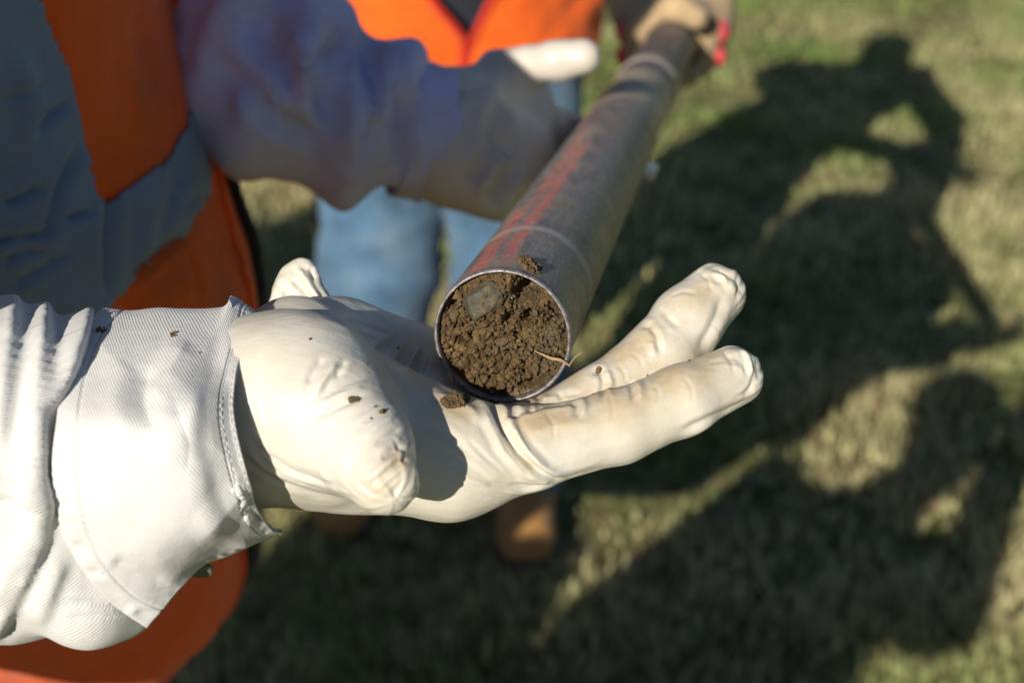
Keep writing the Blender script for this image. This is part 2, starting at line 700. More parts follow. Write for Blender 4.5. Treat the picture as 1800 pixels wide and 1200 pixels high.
def build_head(S, h, face, tilt=0):
    """h centre of head, face = unit vector the face looks along"""
    f = np.asarray(face, float); f /= np.linalg.norm(f)
    up = V3(0, 0, 1); up = up - f * (up @ f); up /= np.linalg.norm(up)
    s = np.cross(f, up)
    S.cap(h + up * .035 - f * .015, h + up * .02 - f * .02, .078, .082, .03)
    S.cap(h + up * .02 + f * .005, h - up * .055 + f * .025, .068, .048, .03)
    S.cap(h - up * .06 + f * .03, h - up * .085 + f * .045, .038, .026, .02)
    S.cap(h + up * .015 + f * .075, h - up * .022 + f * .095, .008, .013, .008)      # nose
    S.cap(h - up * .05 + f * .078 - s * .016, h - up * .05 + f * .078 + s * .016, .008, .008, .006)  # lips
    for q in (-1, 1):
        S.cap(h + s * q * .074 + up * .02, h + s * q * .076 - up * .03, .012, .009, .006)      # ears
        S.cap(h + s * q * .031 + up * .012 + f * .088, h + s * q * .031 + up * .012 + f * .089, .010, .010, .008, sub=True)
        S.cap(h + s * q * .030 + up * .032 + f * .068, h + s * q * .03 + up * .034 + f * .069, .012, .012, .008)
        S.cap(h + s * q * .031 + up * .012 + f * .066, h + s * q * .031 + up * .012 + f * .067, .012, .012, .003)
    return f, up, s


def simple_hand(S, w, d, pn, curl=.5, sc=1.0, side=1):
    """five fingered hand from wrist w along d, palm normal pn"""
    d = d / np.linalg.norm(d)
    pn = pn - d * (pn @ d); pn /= np.linalg.norm(pn)
    s = np.cross(d, pn) * side
    for i, (o, L) in enumerate(((-.033, .066), (-.012, .076), (.011, .072), (.032, .056))):
        b = w + d * .085 * sc + s * o * sc
        S.cap(w + d * .01 * sc + s * o * .6 * sc, b, .015 * sc, .012 * sc, .012)
        m = b + (d * math.cos(curl) + pn * math.sin(curl)) * L * .5 * sc
        t = m + (d * math.cos(curl * 2.3) + pn * math.sin(curl * 2.3)) * L * .5 * sc
        S.cap(b, m, .0105 * sc, .0095 * sc, .004)
        S.cap(m, t, .0095 * sc, .0075 * sc, .004)
    tb = w + d * .025 * sc - s * .03 * sc
    tm = tb + (d * .7 - s * .65 + pn * .3) * .045 * sc
    tt = tm + (d * .85 - s * .1 + pn * .5) * .032 * sc
    S.cap(tb, tm, .016 * sc, .012 * sc, .01)
    S.cap(tm, tt, .012 * sc, .0085 * sc, .004)


def figure(root, J, h=.008, top=NAVY, legs=DARKTR, boots=TANBOOT, cap=True, head_face=(0, 1, 0), sleeve_name='shirt', lw=1.0, hands=True, topr=1.0, parts=('body', 'top', 'trousers', 'boots')):
    """J: joints dict pelvis chest neck head sl el wl sr er wr hl kl al tl hr kr ar tr"""
    allp = np.array(list(J.values()))
    lo, hi = allp.min(0) - .22, allp.max(0) + .22
    lo[2] = max(lo[2], -.02)
    if 'body' in parts:
        S = SDF(lo, hi, h)
        build_head(S, J['head'], head_face)
        limb(S, [J['head'] - V3(0, 0, .04), J['neck'], J['chest']], [.052, .055, .10])
        S.cap(J['chest'], J['pelvis'], .115, .11, .04)
        for q in 'lr':
            limb(S, [J['chest'] + V3(0, 0, .05), J['s' + q], J['e' + q]] + ([J['m' + q]] if 'm' + q in J else []) + [J['w' + q]], [.08, .052, .038] + ([.030] if 'm' + q in J else []) + [.022])
            limb(S, [J['pelvis'], J['h' + q], J['k' + q], J['a' + q], J['t' + q]], [.09, .075, .052, .038, .03])
            if hands:
                d = J['w' + q] - J['e' + q]
                simple_hand(S, J['w' + q], d, V3(*J.get('p' + q, V3(0, .2, -1))), .45, 1, 1 if q == 'l' else -1)
        v, f = S.mesh()
        mesh_np('body', v, f, SKIN, root)
    if 'top' in parts:
        S = SDF(lo, hi, h)
        limb(S, [J['neck'] - V3(0, 0, .03), J['chest']], [.07, .135 * topr], .03)
        S.cap(J['chest'], J['pelvis'], .14 * topr, .145 * topr, .05)
        for q in 'lr':
            limb(S, [J['chest'] + V3(0, 0, .07), J['s' + q], J['e' + q], J['w' + q] * .95 + J['e' + q] * .05], [.09, .07, .056, .042], .02)
        v, f = S.mesh()
        v = folds(v, f, .008, 9, 3)
        mesh_np(sleeve_name, v, f, top, root)
    if 'trousers' in parts:
        S = SDF(lo, hi, h)
        S.cap(J['pelvis'] + V3(0, 0, .05), J['pelvis'] - V3(0, 0, .03), .138, .14, .05)
        for q in 'lr':
            limb(S, [J['pelvis'] * .5 + J['h' + q] * .5, J['h' + q], J['k' + q], J['a' + q] + V3(0, 0, .02)], [lw * .10, lw * .098, lw * .078, .074], .02)
        v, f = S.mesh()
        v = folds(v, f, .007, 8, 13, (1, 1, 2.2))
        mesh_np('trousers', v, f, legs, root)
    if 'boots' in parts:
        for q in 'lr':
            boot(root, J['a' + q], J['t' + q], boots)


def boot(root, a, t, mat):
    lo = np.minimum(a, t) - .12; hi = np.maximum(a, t) + .12
    lo[2] = -.01
    S = SDF(lo, hi, .004)
    d = t - a; d[2] = 0; d /= np.linalg.norm(d)
    heel = V3(a[0], a[1], .045) - d * .04
    toe = V3(t[0], t[1], .042)
    S.cap(a + V3(0, 0, .08), V3(a[0], a[1], .07), .058, .052, .02)
    S.cap(heel, toe, .042, .046, .02)
    S.cap(V3(a[0], a[1], .08), toe * .7 + heel * .3 + V3(0, 0, .02), .045, .04, .03)
    S.cap(toe, toe - d * .03 + V3(0, 0, .008), .05, .048, .01)
    v, f = S.mesh()
    v[:, 2] = np.maximum(v[:, 2], .012)
    b = mesh_np('boot', v, f, mat, root)
    S = SDF(lo, hi, .004)
    S.cap(heel + V3(0, 0, -.01), toe + V3(0, 0, -.01), .045, .052, .01)
    v, f = S.mesh()
    v[:, 2] = np.clip(v[:, 2], 0, .018)
    so = mesh_np('sole', v, f, SOLE, b)
    return b


def cap_mesh(root, h, face, mat=CAPM, name='cap', brim=.085):
    f = np.asarray(face, float); f = f / np.linalg.norm(f)
    up = V3(0, 0, 1) - f * f[2]; up /= np.linalg.norm(up)
    s = np.cross(f, up)
    th = np.linspace(0, 2 * np.pi, 40, endpoint=False)
    ph = np.linspace(0, np.pi / 2, 10)
    c = h + up * .055 - f * .02
    rows = [c - up * .012 + (f * .098 * np.cos(th)[:, None] + s * .09 * np.sin(th)[:, None])]
    for a in ph:
        rows.append(c + math.cos(a) * (f * .1 * np.cos(th)[:, None] + s * .092 * np.sin(th)[:, None]) + up * .085 * math.sin(a))
    v = np.array(rows).reshape(-1, 3)
    cp = mesh_np(name, v, grid_faces(len(rows), 40, True), mat, root)
    ta = np.linspace(-1.15, 1.15, 24)
    rr = np.linspace(0, 1, 6)
    vv = []
    for r in rr:
        L = brim * r * np.cos(ta * .75)
        vv.append(c - up * (.008 + .012 * r) + f * (.097 * np.cos(ta) + L)[:, None] + s * (.089 * np.sin(ta) * (1 - .1 * r))[:, None] - up * (.012 * r * ta ** 2)[:, None])
    b = mesh_np('brim', np.array(vv).reshape(-1, 3), grid_faces(6, 24), mat, cp)
    md = b.modifiers.new('thick', 'SOLIDIFY'); md.thickness = .003
    return cp


# ------------------------------------------------------------------ the worker whose gloved hand carries the tube end
worker = thing('person', 'worker in cream jacket and grey banded orange vest, holding the tube end in white gloves', 'person', (-.34, .72, 0))
RW = P(430, 725, .458)
LW = P(775, 238, .85)
JN = dict(pelvis=V3(-.50, .80, .98), chest=V3(-.335, .68, 1.27), neck=V3(-.33, .58, 1.50), head=V3(-.27, .60, 1.65),
          sr=V3(-.268, .335, 1.415), er=V3(-.47, .17, 1.20), mr=P(-120, 815, .462), wr=P(360, 745, .474),
          sl=P(380, -330, .86), el=P(455, 140, .81), wl=LW,
          hl=V3(-.54, .88, .88), kl=V3(-.78, .92, .50), al=V3(-.98, .95, .09), tl=V3(-.79, .97, .04),
          hr=V3(-.54, .78, .88), kr=V3(-.78, .78, .50), ar=V3(-.99, .74, .09), tr=V3(-.80, .73, .04))
figure(worker, JN, .007, legs=DARKTR, head_face=(.9, .2, -.35), hands=False, parts=('body', 'trousers', 'boots'))
cap_mesh(worker, JN['head'], (.9, .25, -.22), name='cap', brim=.10)


# jacket with its right sleeve bunched behind the cuff
def build_jacket():
    base = pchain([(188, 838, .468, .0375), (120, 832, .466, .0445), (40, 832, .465, .0505), (-120, 815, .463, .053)]) + [(V3(-.30, .33, 1.245), .052), (JN['er'], .058), (JN['sr'] * .5 + JN['er'] * .5, .068), (JN['sr'], .092), (JN['neck'] + V3(0, -.05, -.04), .085)]
    lo = np.array([-.58, .06, 1.02]); hi = np.array([-.10, .66, 1.62])
    S = SDF(lo, hi, .0014)
    S.chain(base, .012)
    S.chain(pchain([(95, 1010, .440, .013), (160, 1050, .446, .0135), (215, 1052, .455, .012)]), .008)
    v, f = S.mesh()
    v = laplace(v, f, 1)
    v = folds(v, f, .0016, 34, 5, (1, 1, .6))
    FL = [([(176, 500), (170, 528), (160, 556), (143, 610), (124, 660), (98, 712), (82, 752), (80, 820), (88, 890), (82, 940)], 7.0, 26, 7),
          ([(84, 500), (82, 560), (78, 640), (76, 740), (72, 850), (74, 905), (60, 955)], 4.5, 26, 8),
          ([(30, 500), (26, 560), (16, 640), (8, 730), (2, 800)], 3.5, 26, 8),
          ([(-60, 880), (-20, 866), (22, 862), (56, 882), (72, 925)][::-1], 4.5, 24, 7),
          ([(84, 930), (46, 1010), (8, 1086), (-20, 1130)], 4.0, 28, 7),
          ([(60, 950), (22, 1000), (-10, 1070)], 2.5, 16, 7),
          ([(112, 985), (90, 1040), (70, 1100)], 2.5, 20, 7)]
    for poly, hgt, ws, wh in FL:
        N = vnormals(v, f)
        view = CAM - v; view /= np.linalg.norm(view, axis=1, keepdims=True)
        face = np.clip((np.einsum('ij,ij->i', N, view) + .35) / .3, 0, 1)
        px = to_px(v)
        d, t = seg_dist(px, poly)
        pl = np.asarray(poly, float)
        k = np.clip((t * (len(pl) - 1)).astype(int), 0, len(pl) - 2)
        a_, b_ = pl[k], pl[k + 1]
        cr_ = (b_[:, 0] - a_[:, 0]) * (px[:, 1] - a_[:, 1]) - (b_[:, 1] - a_[:, 1]) * (px[:, 0] - a_[:, 0])
        w = np.where(cr_ > 0, ws, wh)
        g = np.where(cr_ > 0, np.exp(-(d / w) ** 1.2), np.exp(-(d / w) ** 2)) - .25 * np.exp(-((d - 2.6 * wh) / (1.3 * wh)) ** 2) * (cr_ < 0)
        fade = np.clip(np.minimum(t, 1 - t) * 6 + .1, 0, 1)
        v = v + N * (hgt * .001 * g * fade * face)[:, None]
    v = laplace(v, f, 4, .5)
    v = sculpt(v, f, [([(100, 1066), (160, 1056), (226, 1068)], 5, -1.0), ([(120, 1085), (170, 1082), (220, 1086)], 4, -.6)])
    a0 = P(185, 815, .465); ad = P(-120, 815, .462) - a0; ad /= np.linalg.norm(ad)
    b1 = np.cross(ad, V3(0, 0, 1)); b1 /= np.linalg.norm(b1); b2 = np.cross(ad, b1)
    rel = v - a0
    an = np.arctan2(rel @ b1, rel @ b2)
    if abs(np.median(an[rel @ AF < 0])) > 2.2:
        an = np.where(an < 0, an + 2 * np.pi, an)
    uvs = np.stack([an * .047, rel @ ad], 1)
    jk = mesh_np('jacket_sleeve', v, f, TWILL_UV, worker, uv=uvs)
    jk['label'] = 'cream twill sleeve bunched in thick folds behind the cuff'
    # far sleeve + torso of the jacket
    S = SDF([-.56, .20, .78], [.02, 1.05, 1.62], .005)
    S.chain([(JN['neck'] - V3(0, 0, .04), .07), (JN['chest'], .115)], .03)
    S.cap(JN['chest'], JN['pelvis'], .118, .125, .05)
    S.cap(JN['chest'] + V3(0, -.12, .12), JN['sr'] + V3(-.02, .02, -.04), .12, .09, .03)
    S.cap(JN['chest'] + V3(0, .03, .06), JN['sl'], .08, .062, .03)
    S.chain([(JN['sl'], .052), (P(415, 20, .83), .048), (JN['el'], .050), (P(560, 185, .825), .047), (P(660, 215, .84), .040), (P(725, 232, .848), .033)], .02)
    v, f = S.mesh()
    # long diagonal creases of the loose sleeve
    N = vnormals(v, f)
    px = to_px(v)
    m = (px[:, 0] > 300) & (v[:, 2] > 1.1)
    w = 1.5 * np.sin(px[:, 0] * .035 + px[:, 1] * .018 + 2.2 * vnoise(v * 18, 4)) * np.clip((px[:, 0] - 330) / 80, 0, 1)
    v = v + N * (np.where(m, .0045 * w, 0) + .004 * fbm(v * 30, 3, 8))[:, None]
    st = [([(640, 60), (650, 130), (668, 220), (640, 290)], 16, -10), ([(600, 60), (560, 130), (575, 220)], 16, -9), ([(610, 110), (625, 180), (620, 260)], 14, 6),
          ([(450, 30), (500, 120), (520, 200)], 18, -9), ([(420, 120), (470, 200), (560, 250)], 16, -9), ([(690, 120), (705, 200), (700, 300)], 12, -8), ([(400, 60), (440, 140), (430, 230)], 16, 6), ([(520, 60), (540, 120), (530, 180)], 15, 6), ([(720, 140), (735, 220), (728, 300)], 10, 4)]
    v = sculpt(v, f, st)
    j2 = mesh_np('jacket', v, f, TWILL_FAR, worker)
    j2['label'] = 'cream jacket body and creased far sleeve lying in shade'
    # far cuff ring
    c = cr(np.array([P(700, 225, .845), P(748, 232, .85), P(770, 238, .852)]), 12)
    tv, tf = tube_mesh(c, np.linspace(.039, .0395, 12), 48)
    tv = tv + .0015 * vnoise(tv * 60)[:, None]
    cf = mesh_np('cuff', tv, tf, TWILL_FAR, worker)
    md = cf.modifiers.new('t', 'SOLIDIFY'); md.thickness = .002


build_jacket()


def build_cuff():
    # rows run round the arm (back, top, front, hanging lower edge); columns from sleeve side to hand side
    R = [(452, 660, .500), (458, 590, .485), (462, 560, .470), (434, 600, .448), (415, 655, .434), (409, 710, .4255), (418, 770, .423),
         (432, 830, .424), (450, 890, .432), (474, 925, .450), (496, 936, .466)]
    L = [(170, 650, .505), (178, 580, .490), (180, 545, .474), (140, 590, .450), (112, 660, .432), (97, 740, .416), (92, 810, .414),
         (98, 885, .416), (126, 965, .423), (185, 1050, .431), (258, 1103, .440)]
    C1 = [(350, 650, .500), (372, 575, .485), (385, 541, .470), (352, 590, .445), (330, 655, .425), (318, 720, .409), (322, 795, .408),
          (338, 870, .412), (362, 935, .421), (390, 965, .443), (405, 975, .456)]
    C2 = [(260, 650, .500), (270, 575, .487), (278, 543, .470), (240, 590, .446), (212, 660, .426), (200, 735, .409), (202, 810, .408),
          (215, 890, .411), (242, 965, .420), (290, 1015, .433), (330, 1022, .444)]
    # flared corner at the top
    CF = [(405, 640, .502), (412, 560, .488), (408, 519, .474), (396, 583, .449), (378, 652, .432), (366, 712, .417), (370, 780, .4155),
          (386, 850, .418), (408, 912, .427), (440, 945, .450), (462, 950, .466)]
    nu, nv = 190, 230
    cols = [np.array(x, float) for x in (L, C2, C1, CF, R)]
    rows = np.stack([cr(c, nv) for c in cols], 0)
    kn = [0, .3, .6, .8, 1]
    G = cr(rows, 4 * 60 + 1)
    tk = np.interp(np.linspace(0, 1, nu), kn, np.linspace(0, 1, 5)) * (len(G) - 1)
    i0 = np.clip(tk.astype(int), 0, len(G) - 2)
    G = G[i0] * (1 - (tk - i0))[:, None, None] + G[i0 + 1] * (tk - i0)[:, None, None]
    V = Pa(G.reshape(-1, 3))
    f = grid_faces(nu, nv)
    u, w = np.meshgrid(np.linspace(0, 1, nu), np.linspace(0, 1, nv), indexing='ij')
    u = u.ravel(); w = w.ravel()
    N = vnormals(V, f)
    flip = np.sign(np.einsum('ij,ij->i', N, CAM - V).mean())
    N = N * flip
    if flip < 0:
        f = f[:, ::-1]
    # puckers along the stitched hems (hand side, sleeve side, lower edge)
    wob = vnoise(np.stack([w * 30, u * 4, 0 * u], 1), 31)
    e1 = np.exp(-((u - .955) / .035) ** 2); e2 = np.exp(-((u - .045) / .035) ** 2); e3 = np.exp(-((w - .965) / .025) ** 2)
    ph = np.sin(w * 95 + 3 * wob); ph3 = np.sin(u * 80 + 3 * wob)
    low = np.clip((w - .45) / .3, 0.25, 1)
    D = .00022 * e1 * ph * low + .00045 * e2 * ph * low + .00015 * e3 * ph3
    for c, ww in ((.885, .006), (.905, .004), (.112, .006)):
        D -= .0006 * np.exp(-((u - c) / ww) ** 2)
    D += .0005 * np.exp(-((u - .99) / .012) ** 2)
    D += .0020 * vnoise(np.stack([u * 2.6, w * 4.0, 0 * u + 3], 1), 61) * np.sin(np.clip(u, 0, 1) * 3.14)
    D += .0005 * vnoise(np.stack([u * 7, w * 12, 0 * u + 3], 1), 62)
    D += .0010 * (.5 - np.abs(vnoise(np.stack([u * 2.2 + w * 2, w * 6 - u * 2.5, 0 * u + 8], 1), 64)))
    V = V + N * D[:, None]
    st = [([(262, 640), (250, 700), (270, 760)], 22, -1.6), ([(330, 600), (300, 660), (260, 700)], 20, 1.6), ([(300, 690), (335, 780), (330, 830)], 18, -1.0),
          ([(195, 985), (235, 1012), (300, 1030)], 16, -1.6),
          
          ([(345, 955), (390, 905), (420, 870), (428, 840)], 18, 1.2)]
    for i in range(8):
        st.append(([(410 - i * 1, 540 + i * 7), (440 - i * 2, 556 + i * 7)], 2.6, -.25))
    V = sculpt(V, f, st)
    # arc-length uv in metres for the twill
    G3 = V.reshape(nu, nv, 3)
    cu = np.concatenate([[0], np.cumsum(np.linalg.norm(np.diff(G3[:, nv // 2], axis=0), axis=1))])
    cw = np.concatenate([[0], np.cumsum(np.linalg.norm(np.diff(G3[nu // 2], axis=0), axis=1))])
    uv = np.stack(np.meshgrid(cu, cw, indexing='ij'), -1).reshape(-1, 2)
    o = mesh_np('cuff', V, f, TWILL_UV, worker, uv=uv)
    o['label'] = 'wide open cream cuff with stitched puckered hem'
    md = o.modifiers.new('t', 'SOLIDIFY'); md.thickness = .0016; md.offset = -1
    # stitch lines: short thread dashes
    SV, SF = [], []
    N = vnormals(V, f).reshape(nu, nv, 3)
    def stitch(path):
        pts = np.array([G3[a, b] + N[a, b] * .0002 for a, b in path])
        L = np.concatenate([[0], np.cumsum(np.linalg.norm(np.diff(pts, axis=0), axis=1))])
        s = 0
        while s + .0016 < L[-1]:
            q = np.array([[np.interp(t, L, pts[:, k]) for k in range(3)] for t in np.linspace(s, s + .0016, 4)])
            v_, f_ = tube_mesh(q, .00015, 4)
            SF.append(f_ + sum(len(x) for x in SV)); SV.append(v_)
            s += .0026
    for cu_ in (int(.895 * nu), int(.97 * nu), int(.112 * nu)):
        stitch([(cu_, j) for j in range(int(.2 * nv), nv - 4)])
    sm = mesh_np('stitching', np.concatenate(SV), np.concatenate(SF), TWILL, o)
    sm['kind'] = 'stuff'
    # button and loop inside the opening
    bm_ = M('green_grey_button', .4); bm_.color((.16, .17, .12))
    c = P(352, 1000, .455)
    th = np.linspace(0, 2 * np.pi, 24, endpoint=False)
    rows_ = []
    for r, z in ((0.0001, .0015), (.0026, .0012), (.0036, .0016), (.0042, .0008), (.0042, -.0008), (.0001, -.001)):
        rows_.append(c + r * (np.cos(th)[:, None] * AR + np.sin(th)[:, None] * (AU * .5 - AF * .8)) + z * (-AF * .5 - AU * .8))
    mesh_np('button', np.array(rows_).reshape(-1, 3), grid_faces(6, 24, True), bm_.m, o)
    # inner lining strip seen through the opening by the wrist
    c = cr(Pa([(446, 800, .438), (455, 850, .44), (470, 890, .447), (478, 880, .45), (486, 850, .452), (482, 820, .45)]), 30)
    


build_cuff()


def tube_axis():
    a = P(882, 592, .490)
    b = P(1162, 110, 1.30)
    d = (b - a) / np.linalg.norm(b - a)
    return a, d


TA, TD = tube_axis()
TR = .0240


